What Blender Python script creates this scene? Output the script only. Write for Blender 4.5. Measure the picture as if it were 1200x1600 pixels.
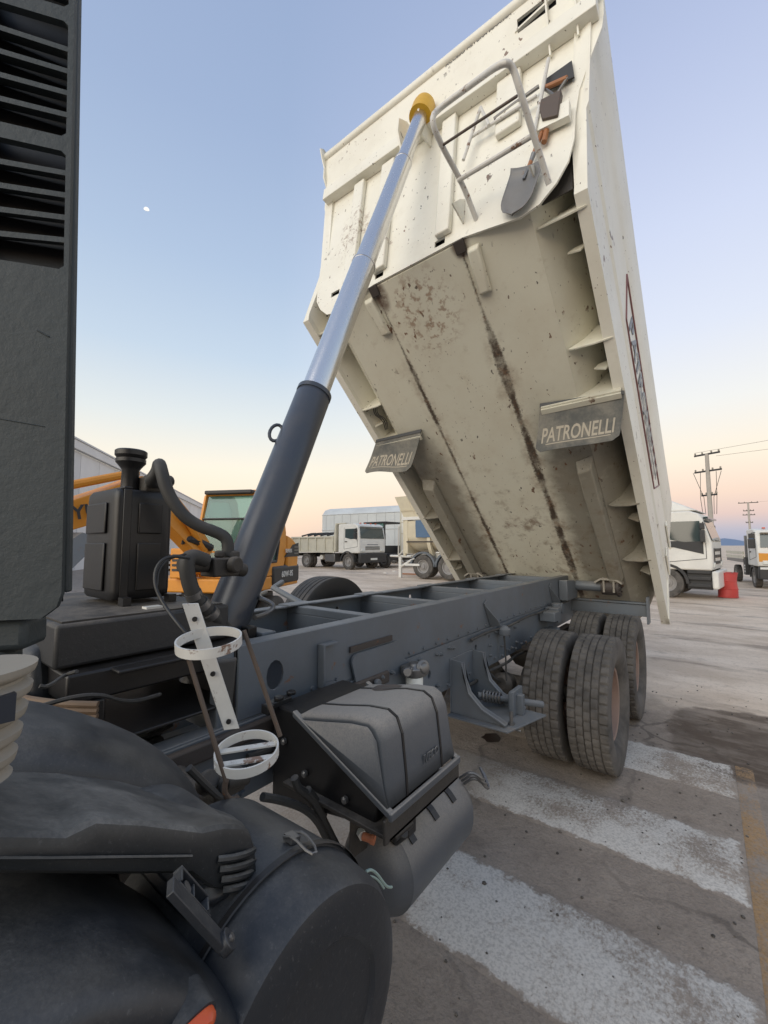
import bpy, math, random
from mathutils import Matrix, Vector
random.seed(7)
R_ = math.radians
S = bpy.context.scene
for o in list(bpy.data.objects): bpy.data.objects.remove(o)
COL = S.collection

# ------------------------------------------------------------------ camera
CAMZ = 1.85
YAW, PITCH = R_(37.70), R_(4.574)
cd = bpy.data.cameras.new('camera'); cam = bpy.data.objects.new('camera', cd); COL.objects.link(cam)
cd.sensor_fit = 'HORIZONTAL'; cd.sensor_width = 24.0; cd.lens = 13.0
cd.clip_start = 0.02; cd.clip_end = 9000
cam.location = (0, 0, CAMZ)
cam.rotation_euler = (math.pi/2 + PITCH, 0, YAW)
S.camera = cam

# ------------------------------------------------------------------ sky and sun
def lin(c):
    return tuple(((v/255)/12.92 if v/255 <= .04045 else ((v/255+.055)/1.055)**2.4) for v in c)
def l4(c): return lin(c) + (1.0,)
W = bpy.data.worlds.new("World"); S.world = W; W.use_nodes = True
wn, wl = W.node_tree.nodes, W.node_tree.links
wn.clear()
wo = wn.new('ShaderNodeOutputWorld'); bg = wn.new('ShaderNodeBackground')
tc = wn.new('ShaderNodeTexCoord'); sx = wn.new('ShaderNodeSeparateXYZ'); wl.new(tc.outputs['Generated'], sx.inputs[0])
def wramp(stops):
    r = wn.new('ShaderNodeValToRGB'); e = r.color_ramp.elements
    while len(e) > 1: e.remove(e[-1])
    e[0].position = stops[0][0]; e[0].color = l4(stops[0][1])
    for p, c in stops[1:]:
        n = e.new(p); n.color = l4(c)
    wl.new(sx.outputs['Z'], r.inputs[0]); return r
west = wramp([(0.0, (238, 207, 186)), (.05, (246, 219, 196)), (.10, (249, 229, 206)), (.17, (246, 236, 218)), (.27, (222, 227, 227)), (.40, (193, 209, 226)), (.55, (173, 192, 218)), (.72, (156, 175, 207)), (.85, (148, 167, 201)), (1.0, (138, 157, 193))])
east = wramp([(0.0, (152, 166, 192)), (.03, (178, 178, 196)), (.06, (218, 192, 189)), (.10, (238, 210, 194)), (.17, (245, 231, 212)), (.27, (234, 233, 230)), (.40, (217, 223, 238)), (.55, (202, 211, 235)), (.72, (178, 190, 221)), (.85, (156, 172, 206)), (1.0, (138, 157, 193))])
def wmath(op, a, b=None, c=None):
    n = wn.new('ShaderNodeMath'); n.operation = op; n.use_clamp = op == 'MULTIPLY_ADD'
    for i, v in enumerate((a, b, c)):
        if v is None: continue
        if isinstance(v, (int, float)): n.inputs[i].default_value = v
        else: wl.new(v, n.inputs[i])
    return n.outputs[0]
az = wmath('MULTIPLY_ADD', wmath('DIVIDE', sx.outputs['Y'], wmath('SQRT', wmath('ADD', wmath('MULTIPLY', sx.outputs['X'], sx.outputs['X']), wmath('ADD', wmath('MULTIPLY', sx.outputs['Y'], sx.outputs['Y']), 1e-4)))), 2.6, -1.6)
mx = wn.new('ShaderNodeMix'); mx.data_type = 'RGBA'
wl.new(az, mx.inputs[0]); wl.new(west.outputs[0], mx.inputs[6]); wl.new(east.outputs[0], mx.inputs[7])
sky = wn.new('ShaderNodeTexSky'); sky.sky_type = 'NISHITA'; sky.sun_disc = False
sky.sun_elevation = R_(4); sky.sun_rotation = R_(168)
ms = wn.new('ShaderNodeMix'); ms.data_type = 'RGBA'; ms.blend_type = 'ADD'; ms.inputs[0].default_value = 0.02
wl.new(mx.outputs[2], ms.inputs[6]); wl.new(sky.outputs[0], ms.inputs[7])
wl.new(ms.outputs[2], bg.inputs[0]); bg.inputs[1].default_value = 1.0
wl.new(bg.outputs[0], wo.inputs[0])
sd = bpy.data.lights.new('sun', 'SUN'); sd.energy = 2.0; sd.angle = R_(60); sd.color = (1.0, .92, .79)
sun = bpy.data.objects.new('sun', sd); COL.objects.link(sun)
sun.rotation_euler = Vector((.14, .90, -.40)).to_track_quat('-Z', 'Y').to_euler()
S.view_settings.view_transform = 'Standard'; S.view_settings.look = 'None'
S.view_settings.exposure = 0.1; S.view_settings.gamma = 1.0; S.view_settings.use_curve_mapping = False
S.render.engine = 'CYCLES'

# ------------------------------------------------------------------ a surveyed point: where a sight line meets a plane of the yard
CF = Vector((-math.sin(YAW)*math.cos(PITCH), math.cos(YAW)*math.cos(PITCH), math.sin(PITCH)))
CR = Vector((math.cos(YAW), math.sin(YAW), 0)); CU = CR.cross(CF)
C0 = Vector((0, 0, CAMZ))
def ray(x, y): return (x-600)*CR - (y-800)*CU + 650*CF
def onX(x, y, X): v = ray(x, y); return C0 + v*(X/v.x)
def onY(x, y, Y): v = ray(x, y); return C0 + v*(Y/v.y)
def onZ(x, y, Z): v = ray(x, y); return C0 + v*((Z-CAMZ)/v.z)
def onD(x, y, D): return C0 + ray(x, y)*(D/650)

# ------------------------------------------------------------------ mesh helpers
def V(*a): return Vector(a)
def frame_of(d):
    d = Vector(d).normalized()
    a = Vector((0, 0, 1)) if abs(d.z) < .9 else Vector((1, 0, 0))
    u = d.cross(a).normalized(); return u, d.cross(u).normalized(), d
class MB:
    def __init__(s): s.v = []; s.f = []
    def add(s, vs, fs):
        n = len(s.v); s.v += [Vector(p) for p in vs]; s.f += [[i+n for i in f] for f in fs]; return s
    def box(s, x0, x1, y0, y1, z0, z1, M=None):
        vs = [V(x, y, z) for z in (z0, z1) for y in (y0, y1) for x in (x0, x1)]
        if M is not None: vs = [M @ p for p in vs]
        return s.add(vs, [(0, 2, 3, 1), (4, 5, 7, 6), (0, 1, 5, 4), (2, 6, 7, 3), (0, 4, 6, 2), (1, 3, 7, 5)])
    def hexa(s, bot, top):            # two quads, same winding
        return s.add(list(bot)+list(top), [(3, 2, 1, 0), (4, 5, 6, 7), (0, 1, 5, 4), (1, 2, 6, 5), (2, 3, 7, 6), (3, 0, 4, 7)])
    def prism(s, pts, off):
        n = len(pts); pts = [Vector(p) for p in pts]; off = Vector(off)
        return s.add(pts+[p+off for p in pts], [list(range(n))[::-1], list(range(n, 2*n))]+[(i, (i+1) % n, (i+1) % n+n, i+n) for i in range(n)])
    def rings(s, rings, cap=True, closed=True):
        n = len(rings[0]); vs = [p for r in rings for p in r]; fs = []
        for i in range(len(rings)-1):
            for j in range(n if closed else n-1):
                k = (j+1) % n; fs.append((i*n+j, i*n+k, (i+1)*n+k, (i+1)*n+j))
        if cap and closed: fs += [list(range(n))[::-1], [(len(rings)-1)*n+j for j in range(n)]]
        return s.add(vs, fs)
    def cyl(s, p0, p1, r0, r1=None, n=20, cap=True):
        r1 = r0 if r1 is None else r1; p0 = Vector(p0); p1 = Vector(p1); u, v, d = frame_of(p1-p0)
        c = [(math.cos(2*math.pi*i/n), math.sin(2*math.pi*i/n)) for i in range(n)]
        return s.rings([[p0+(u*a+v*b)*r0 for a, b in c], [p1+(u*a+v*b)*r1 for a, b in c]], cap)
    def lathe(s, prof, p0, axis, n=24, cap=True):      # prof: (along, radius)
        p0 = Vector(p0); u, v, d = frame_of(axis)
        c = [(math.cos(2*math.pi*i/n), math.sin(2*math.pi*i/n)) for i in range(n)]
        return s.rings([[p0+d*a+(u*x+v*y)*r for x, y in c] for a, r in prof], cap)
    def tube(s, pts, r, n=10, smooth=0, rs=None):
        pts = [Vector(p) for p in pts]
        for _ in range(smooth):
            q = [pts[0]]
            for a, b in zip(pts, pts[1:]): q += [a*.75+b*.25, a*.25+b*.75]
            pts = q+[pts[-1]]
        rings = []; up = None
        for i, p in enumerate(pts):
            d = (pts[min(i+1, len(pts)-1)]-pts[max(i-1, 0)]).normalized()
            if up is None: up, _, _ = frame_of(d)
            up = (up-d*up.dot(d)).normalized(); w = d.cross(up)
            rr = r if rs is None else rs[0]+(rs[1]-rs[0])*i/(len(pts)-1)
            rings.append([p+(up*math.cos(2*math.pi*k/n)+w*math.sin(2*math.pi*k/n))*rr for k in range(n)])
        return s.rings(rings)
    def plate(s, outline, holes, th, M):               # 2-D outline with real holes, extruded; M takes (x, y, z) to its place
        cu = bpy.data.curves.new('t', 'CURVE'); cu.dimensions = '2D'; cu.fill_mode = 'BOTH'; cu.extrude = th/2
        for poly in [outline]+list(holes):
            sp = cu.splines.new('POLY'); sp.points.add(len(poly)-1); sp.use_cyclic_u = True
            for p, q in zip(sp.points, poly): p.co = (q[0], q[1], 0, 1)
        o = bpy.data.objects.new('t', cu); me = bpy.data.meshes.new_from_object(o)
        s.add([M @ v.co for v in me.vertices], [list(p.vertices) for p in me.polygons])
        bpy.data.meshes.remove(me); bpy.data.objects.remove(o); bpy.data.curves.remove(cu); return s
    def text(s, txt, size, M, th=.004, sx_=1.0, shear=0, width=None):
        cu = bpy.data.curves.new('t', 'FONT'); cu.body = txt; cu.size = size; cu.extrude = th/2; cu.align_x = 'CENTER'; cu.align_y = 'CENTER'; cu.shear = shear; cu.resolution_u = 3
        cu.offset = size*.015
        o = bpy.data.objects.new('t', cu); me = bpy.data.meshes.new_from_object(o)
        if width:
            xs = [v.co.x for v in me.vertices]; sx_ = width/(max(xs)-min(xs))
        s.add([M @ V(v.co.x*sx_, v.co.y, v.co.z) for v in me.vertices], [list(p.vertices) for p in me.polygons])
        bpy.data.meshes.remove(me); bpy.data.objects.remove(o); bpy.data.curves.remove(cu); return s
    def build(s, name, m, parent=None, bevel=0, ang=35, smooth=True, kind=None, M=None, label=None, flip=False):
        me = bpy.data.meshes.new(name); me.from_pydata([tuple(v) for v in s.v], [], s.f)
        me.validate()
        import bmesh
        b = bmesh.new(); b.from_mesh(me); bmesh.ops.recalc_face_normals(b, faces=b.faces); b.to_mesh(me); b.free()
        if smooth:
            me.polygons.foreach_set('use_smooth', [True]*len(me.polygons)); me.set_sharp_from_angle(angle=R_(ang))
        me.materials.append(m)
        o = bpy.data.objects.new(name, me); COL.objects.link(o)
        if parent is not None:
            o.parent = parent
            if parent.get('_w'): o.matrix_parent_inverse = Matrix.Translation(-Vector(parent.location))
        if M is not None: o.matrix_basis = M
        if bevel:
            bv = o.modifiers.new('bevel', 'BEVEL'); bv.width = bevel; bv.segments = 2; bv.limit_method = 'ANGLE'; bv.angle_limit = R_(40)
        if kind: o['kind'] = kind
        if label: o['label'] = label
        return o
def thing(name, label, cat, loc=(0, 0, 0), rz=0, group=None, world=False):
    o = bpy.data.objects.new(name, None); COL.objects.link(o); o.empty_display_size = .2
    o.location = loc; o.rotation_euler = (0, 0, rz); o['label'] = label; o['category'] = cat
    if world: o['_w'] = 1
    if group: o['group'] = group
    return o
def tag(o, label, cat, group=None):
    o['label'] = label; o['category'] = cat
    if group: o['group'] = group
    return o
def cp(o, parent=None, M=None):
    c = o.copy(); COL.objects.link(c)
    if parent is not None: c.parent = parent
    if M is not None: c.matrix_basis = M
    return c
def sring(c, a, b, ha, hb, n=28, e=4.0):     # superellipse ring
    out = []
    for i in range(n):
        t = 2*math.pi*i/n; x, y = math.cos(t), math.sin(t)
        out.append(Vector(c)+Vector(a)*ha*math.copysign(abs(x)**(2/e), x)+Vector(b)*hb*math.copysign(abs(y)**(2/e), y))
    return out

# ------------------------------------------------------------------ materials
class NT:
    def __init__(s, name):
        s.m = bpy.data.materials.new(name); s.m.use_nodes = True; s.t = s.m.node_tree; s.n = s.t.nodes; s.l = s.t.links
        s.b = s.n['Principled BSDF']; s.tc = s.n.new('ShaderNodeTexCoord'); s.geo = s.n.new('ShaderNodeNewGeometry')
        s.co = s.tc.outputs['Object']
    def put(s, sock, v):
        if v is None: return
        if hasattr(v, 'is_output'): s.l.new(v, sock)
        elif isinstance(v, (tuple, list)) and len(v) == 3 and sock.type == 'RGBA': sock.default_value = tuple(v)+(1,)
        else: sock.default_value = v
    def math(s, op, a, b=None, c=None, clamp=False):
        n = s.n.new('ShaderNodeMath'); n.operation = op; n.use_clamp = clamp
        for i, v in enumerate((a, b, c)): s.put(n.inputs[i], v)
        return n.outputs[0]
    def noise(s, scale, detail=5, rough=.6, vec=None, stretch=None, dist=0):
        v = vec or s.co
        if stretch:
            mp = s.n.new('ShaderNodeMapping'); mp.inputs['Scale'].default_value = stretch; s.l.new(v, mp.inputs[0]); v = mp.outputs[0]
        n = s.n.new('ShaderNodeTexNoise'); n.inputs['Scale'].default_value = scale; n.inputs['Detail'].default_value = detail; n.inputs['Roughness'].default_value = rough
        n.inputs['Distortion'].default_value = dist
        s.l.new(v, n.inputs['Vector']); return n.outputs[0]
    def voro(s, scale, stretch=None, feature='F1', out=0, rnd=1):
        v = s.co
        if stretch:
            mp = s.n.new('ShaderNodeMapping'); mp.inputs['Scale'].default_value = stretch; s.l.new(v, mp.inputs[0]); v = mp.outputs[0]
        n = s.n.new('ShaderNodeTexVoronoi'); n.feature = feature; n.inputs['Scale'].default_value = scale; n.inputs['Randomness'].default_value = rnd; s.l.new(v, n.inputs['Vector']); return n.outputs[out]
    def step(s, x, a, b):
        n = s.n.new('ShaderNodeMapRange'); n.interpolation_type = 'SMOOTHSTEP'
        s.put(n.inputs[0], x); n.inputs[1].default_value = a; n.inputs[2].default_value = b; n.inputs[3].default_value = 0 if b > a else 1; n.inputs[4].default_value = 1 if b > a else 0
        if b < a: n.inputs[1].default_value = b; n.inputs[2].default_value = a
        return n.outputs[0]
    def mix(s, f, a, b):
        n = s.n.new('ShaderNodeMix'); n.data_type = 'RGBA'; s.put(n.inputs[0], f); s.put(n.inputs[6], a); s.put(n.inputs[7], b); return n.outputs[2]
    def mul(s, *a):
        r = a[0]
        for x in a[1:]: r = s.math('MULTIPLY', r, x)
        return r
    def sep(s, v=None):
        n = s.n.new('ShaderNodeSeparateXYZ'); s.l.new(v or s.co, n.inputs[0]); return n.outputs
    def up(s): return s.sep(s.geo.outputs['Normal'])[2]
    def bump(s, h, strength=.3, dist=.01):
        n = s.n.new('ShaderNodeBump'); n.inputs['Strength'].default_value = strength; n.inputs['Distance'].default_value = dist; s.put(n.inputs['Height'], h)
        s.l.new(n.outputs[0], s.b.inputs['Normal'])
    def done(s, col, rough=.6, metal=0, **k):
        s.put(s.b.inputs['Base Color'], col); s.put(s.b.inputs['Roughness'], rough); s.put(s.b.inputs['Metallic'], metal)
        for a, v in k.items(): s.put(s.b.inputs[a], v)
        return s.m
DUST = (.23, .20, .165)
RUST = (.13, .055, .025)
def coated(name, col, rough=.5, dust=.5, rust=0.0, metal=0, var=.25, scale=6, bump=.12, dcol=DUST, spec=.5, scratch=0, side=.15):
    t = NT(name)
    n1 = t.noise(scale, 6, .65); n2 = t.noise(scale*7, 4, .7)
    c = t.mix(t.mul(t.step(n1, .3, .7), var), col, tuple(v*.55 for v in col))
    if rust:
        rm = t.step(t.math('ADD', t.noise(scale*1.7, 8, .7), t.math('MULTIPLY', n2, .25)), .86-.25*rust, .92-.25*rust)
        c = t.mix(t.mul(rm, .9), c, t.mix(n2, RUST, (.22, .10, .045)))
    if scratch:
        sc = t.math('MAXIMUM', t.mul(t.step(t.noise(16, 9, .82, stretch=(1, 7, 2.5), dist=1.2), .60, .68), t.step(n1, .42, .6)), t.mul(t.step(t.noise(140, 3, .7), .60, .72), .5))
        c = t.mix(t.mul(sc, scratch), c, tuple(v*.6+.14 for v in col))
    dm = t.mul(t.math('ADD', t.mul(t.step(t.up(), .10, .92), 1-side), side), t.step(n1, .25, .75) if dust < .9 else 1.0, t.math('ADD', t.math('ADD', t.math('MULTIPLY', n2, .45), t.mul(t.step(t.noise(scale*40, 4, .75), .30, .70), .30)), .24), dust*1.5)  # dust on up-facing faces; on near plastics also stands for sky-lit tops
    c = t.mix(t.math('MINIMUM', dm, .92), c, dcol)
    if bump: t.bump(n2, bump, .004)
    return t.done(c, t.math('ADD', t.math('MULTIPLY', dm, .35, None, True), rough, None, True), metal, **{'Specular IOR Level': spec})
def flat(name, col, rough=.5, metal=0, **k):
    t = NT(name); n = t.noise(14, 5, .6)
    return t.done(t.mix(t.mul(n, .35), col, tuple(v*.7 for v in col)), rough, metal, **k)
M = {}
M['frame'] = coated('frame_paint', (.125, .146, .170), .44, .70, .42, var=.5, scale=3.2, dcol=(.30, .275, .235), scratch=.42)
M['ram'] = coated('ram_paint', (.046, .055, .072), .32, .28, .10, scale=4, spec=.6, scratch=.3)
M['plastic'] = coated('grey_black_plastic', (.019, .023, .029), .40, .55, 0, scale=5, bump=.2, scratch=.4, dcol=(.24,.23,.21), side=.05)
M['duct'] = coated('dusty_lit_top_plastic', (.015, .018, .021), .42, .85, 0, scale=4, bump=.2, scratch=.4, dcol=(.27,.26,.235), side=.02)  # real dust on top, strengthened to paint the lit top against dark sides
M['cleaner'] = coated('black_filter_plastic', (.015, .019, .025), .40, .38, 0, scale=5, bump=.2, scratch=.45, dcol=(.24,.23,.21), side=.03)
M['cover'] = coated('battery_cover_plastic', (.072, .084, .100), .42, .95, .04, scale=4.5, bump=.18, scratch=.5, dcol=(.32,.29,.25), side=.06)
M['black'] = coated('black_plastic', (.010, .010, .011), .42, .12, 0, scale=5)
M['tower'] = coated('tower_plastic', (.034, .044, .048), .6, .10, 0, scale=5, bump=.5, scratch=.2)
M['grime'] = coated('oily_grime', (.032, .029, .026), .6, .75, .25, scale=9, bump=.5)
M['deck'] = coated('black_deck_paint', (.022, .024, .027), .5, .8, .25, scale=6, bump=.3, scratch=.3, dcol=(.20,.175,.145), side=.06)
M['rusty'] = coated('rusty_flange', (.055, .046, .042), .65, .6, .45, scale=6, bump=.3, dcol=(.17, .13, .10))
M['rubber'] = coated('hose_rubber', (.035, .036, .036), .6, .5, 0, scale=9)
M['tyre'] = coated('dusty_tyre', (.030, .028, .026), .8, .0, 0)
t = NT('dusty_tyre_tread'); n1 = t.noise(5, 6, .6); n2 = t.noise(60, 3, .7)
t.bump(n2, .3, .004)
M['tyre'] = t.done(t.mix(t.mul(t.step(n1, .2, .7), t.math('ADD', t.mul(n2, .6), .45)), (.036, .034, .032), (.150, .138, .124)), .85)
M['tyre_dark'] = coated('road_tyre', (.022, .023, .025), .6, .35, 0, scale=6)
M['rim'] = coated('wheel_rim', (.27, .185, .15), .6, .6, .5, scale=7, dcol=(.26, .20, .165))
M['bgrim'] = coated('pale_rim', (.30, .29, .28), .5, .5, .1, scale=5)
M['chrome'] = NT('chrome_rod').done((.58, .60, .64), .13, 1.0)
t = NT('chrome_rod'); n = t.noise(3, 3, .5, stretch=(30, 30, 1)); M['chrome'] = t.done(t.mix(t.mul(n, .3), (.78, .77, .76), (.56, .56, .56)), t.math('ADD', t.mul(n, .14), .18), .92)
M['yellow'] = coated('yellow_cap', (.72, .42, .02), .4, .25, 0)
M['white'] = coated('white_paint', (.74, .74, .70), .4, .12, .14, scale=5, dcol=(.45, .40, .33))
M['wbracket'] = coated('chipped_white_paint', (.68, .67, .63), .5, .25, .62, scale=8, dcol=(.4, .36, .3))
M['rod'] = coated('rusty_rod', (.09, .065, .05), .55, .2, .5, scale=14)
M['steel'] = coated('dull_steel', (.20, .20, .20), .4, .3, .25, metal=.7, scale=12)
M['orange'] = coated('excavator_orange', (.74, .30, .030), .45, .2, 0, scale=3)
M['cream'] = coated('cream_paint', (.66, .60, .45), .5, .25, .22, scale=2.5, dcol=(.38, .31, .23))
M['bgwhite'] = coated('lorry_white', (.74, .73, .68), .4, .16, .05, scale=2.2, dcol=(.45, .40, .33))
M['bgdark'] = coated('lorry_dark', (.028, .029, .031), .55, .45, 0, scale=3)
M['bin'] = coated('bin_paint', (.60, .57, .46), .5, .3, .12, scale=2, dcol=(.38, .33, .26))
M['tarp'] = coated('blue_tarp', (.09, .16, .26), .7, .25, 0, scale=4, bump=.6)
M['tarpw'] = coated('grey_white_tarp', (.62, .64, .63), .6, .15, 0, scale=.8)
M['panel'] = coated('warehouse_panel', (.66, .66, .66), .5, .08, 0, scale=.25, dcol=(.5, .48, .45))
M['panel2'] = coated('warehouse_panel_dull', (.58, .59, .60), .5, .08, 0, scale=.25, dcol=(.5, .48, .45))
M['drum'] = coated('red_drum_paint', (.52, .055, .050), .5, .3, .15, scale=5, dcol=(.42, .27, .22))
M['concrete'] = coated('pole_concrete', (.40, .37, .33), .8, .2, 0, scale=2)
M['blade'] = coated('worn_blade', (.20, .20, .20), .5, .6, .42, metal=.15, scale=13, scratch=.9, dcol=(.36, .33, .28))
M['wood'] = coated('tool_wood', (.36, .15, .06), .55, .25, 0, scale=8)
M['amber'] = flat('amber_lens', (.62, .10, .03), .25)
M['copper'] = coated('orange_fitting', (.48, .17, .085), .5, .2, 0, scale=9)
M['bellow'] = coated('beige_bellows', (.30, .275, .23), .7, .4, 0, scale=8, dcol=(.36, .31, .25))
M['bluecl'] = flat('blue_black_clamp', (.02, .027, .04), .35)
M['wire'] = flat('cable', (.03, .03, .03), .5)
M['pwire'] = flat('pale_wire', (.30, .40, .36), .5)
M['brown'] = coated('brown_ribbed_hose', (.17, .115, .075), .7, .4, .1, scale=8)
M['ivory'] = flat('filter_can', (.74, .75, .70), .35)
M['red'] = flat('red_mark', (.5, .04, .03), .5)
M['bluemark'] = flat('dark_lettering', (.035, .04, .05), .5)
M['tealmark'] = flat('teal_lettering', (.05, .22, .20), .5)
M['wmark'] = flat('white_lettering', (.75, .75, .72), .5)
M['orangemark'] = flat('orange_decal', (.70, .30, .03), .45)
M['decal'] = flat('grey_decal', (.15, .16, .18), .4)
M['maroon'] = flat('maroon_outline', (.22, .09, .09), .45)
M['hills'] = flat('hazed_rock', (.17, .24, .36), .95)  # grey-blue rock with the haze of distance put into its colour
t = NT('tinted_glass'); M['glass'] = t.done((.03, .05, .05), .06, 0, **{'Specular IOR Level': .8})
t = NT('green_glass'); M['tglass'] = t.done((.22, .42, .37), .03, 0, **{'Transmission Weight': .65, 'Specular IOR Level': .6})
t = NT('moon_glow'); N_ = t.sep(t.geo.outputs['Normal'])
lit = t.step(t.math('ADD', t.math('ADD', t.mul(N_[0], .80), t.mul(N_[2], .42)), t.mul(N_[1], -.42)), -.02, .20)
M['moon'] = t.done((0, 0, 0), 1, 0, **{'Emission Color': (1, .98, .94), 'Emission Strength': t.mul(lit, t.math('ADD', .75, t.mul(t.noise(.06, 3, .6), .5))), 'Alpha': t.mul(lit, t.math('SUBTRACT', 1.0, t.geo.outputs['Backfacing'])), 'Specular IOR Level': 0})

# tipper body paint: object coordinates are (across, -along, up) of the body
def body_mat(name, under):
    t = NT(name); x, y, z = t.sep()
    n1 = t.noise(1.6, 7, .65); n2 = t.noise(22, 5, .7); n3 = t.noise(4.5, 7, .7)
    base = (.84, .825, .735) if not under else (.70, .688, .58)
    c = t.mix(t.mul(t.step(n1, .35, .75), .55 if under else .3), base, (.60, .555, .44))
    c = t.mix(t.mul(t.step(n3, .55, .72), .42 if under else .16), c, (.47, .415, .31))
    if under:
        ax = t.math('ABSOLUTE', x); s_ = t.math('MULTIPLY', y, -1)
        # wheel-thrown grime low down, outside the middle strip
        g = t.mul(t.step(s_, 3.0, 1.5), t.step(t.math('ADD', ax, t.mul(n1, .3)), .58, .86), t.math('ADD', t.mul(n3, 1.1), .22))
        c = t.mix(t.math('MINIMUM', g, .68), c, (.10, .083, .064))
        g2 = t.mul(t.step(s_, 2.4, .6), t.step(n3, .50, .68), .5)
        c = t.mix(g2, c, (.20, .15, .10))
        # rust along the two weld seams
        d = t.math('ABSOLUTE', t.math('SUBTRACT', ax, .458))
        wdt = t.mul(t.math('ADD', t.mul(t.step(t.noise(1.3, 4, .6), .30, .62), t.math('ADD', t.mul(t.step(x, -.1, .1), .008), .018)), t.math('ADD', t.mul(t.step(x, -.1, .1), .009), .006)), t.step(s_, 3.6, 3.1))
        rm = t.step(t.math('SUBTRACT', t.math('ADD', d, t.mul(t.math('SUBTRACT', t.noise(34, 6, .75), .5), .075)), wdt), .020, -.010)
        halo = t.mul(t.step(t.math('SUBTRACT', d, t.mul(wdt, 1.6)), .10, .0), t.step(n3, .4, .65), t.step(s_, 3.6, 3.0), .45)
        c = t.mix(halo, c, (.24, .16, .10))
        c = t.mix(t.mul(rm, t.math('ADD', .45, t.mul(t.step(t.noise(5, 6, .7), .36, .56), .50))), c, t.mix(t.step(t.noise(7, 7, .75), .50, .68), (.060, .040, .028), (.20, .095, .040)))
        # rust bloom near the front
        def blob(cx, cy, rx, ry):
            a = t.math('DIVIDE', t.math('SUBTRACT', x, cx), rx); b = t.math('DIVIDE', t.math('ADD', y, cy), ry)
            return t.step(t.math('ADD', t.mul(a, a), t.mul(b, b)), 1.0, .1)
        bl = t.mul(blob(-.06, 3.72, .42, .50), t.step(t.noise(11, 8, .72), .50, .60))
        c = t.mix(t.mul(bl, .7), c, t.mix(n2, (.16, .075, .038), (.33, .19, .11)))
        b2 = t.mul(t.math('ADD', blob(-.43, 4.02, .10, .20), blob(.46, 4.10, .10, .14), None, True), t.step(n3, .3, .55))
        c = t.mix(t.mul(b2, .9), c, (.085, .038, .02))
        b3 = t.mul(blob(.02, .95, .45, .16), t.step(n3, .45, .62))
        c = t.mix(t.mul(b3, .6), c, (.16, .085, .05))
    # chips: sparse elongated flecks
    sth = (1, .55, .7)
    k1 = t.step(t.noise(1.5, 3, .6), .44 if under else .50, .54 if under else .60)
    chip = t.math('MAXIMUM', t.mul(t.step(t.noise(13, 3, .55, stretch=sth), .655, .675), k1), t.mul(t.step(t.noise(36, 3, .6, stretch=sth), .675, .70), t.step(n1, .38, .52)))
    c = t.mix(t.mul(chip, .9), c, t.mix(t.step(n1, .45, .6), (.06, .05, .042), (.17, .075, .035)))
    if not under:
        def blob(cx, cy, rx, ry):
            a = t.math('DIVIDE', t.math('SUBTRACT', x, cx), rx); b = t.math('DIVIDE', t.math('SUBTRACT', z, cy), ry)
            return t.step(t.math('ADD', t.mul(a, a), t.mul(b, b)), 1.0, .1)
        sp = t.mul(blob(-.80, .62, .30, .30), t.step(t.noise(15, 6, .75), .50, .62))
        c = t.mix(t.mul(sp, .75), c, (.22, .13, .075))
        dk = t.mul(blob(-1.05, 1.62, .42, .12), t.step(n3, .3, .6))
        c = t.mix(t.mul(dk, .8), c, (.07, .06, .055))
    t.bump(t.math('ADD', t.mul(n2, .3), n1), .25, .01)
    return t.done(c, t.math('ADD', t.mul(n3, .3), .32 if not under else .45))
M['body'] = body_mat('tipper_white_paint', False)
M['under'] = body_mat('tipper_floor_paint', True)

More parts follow.
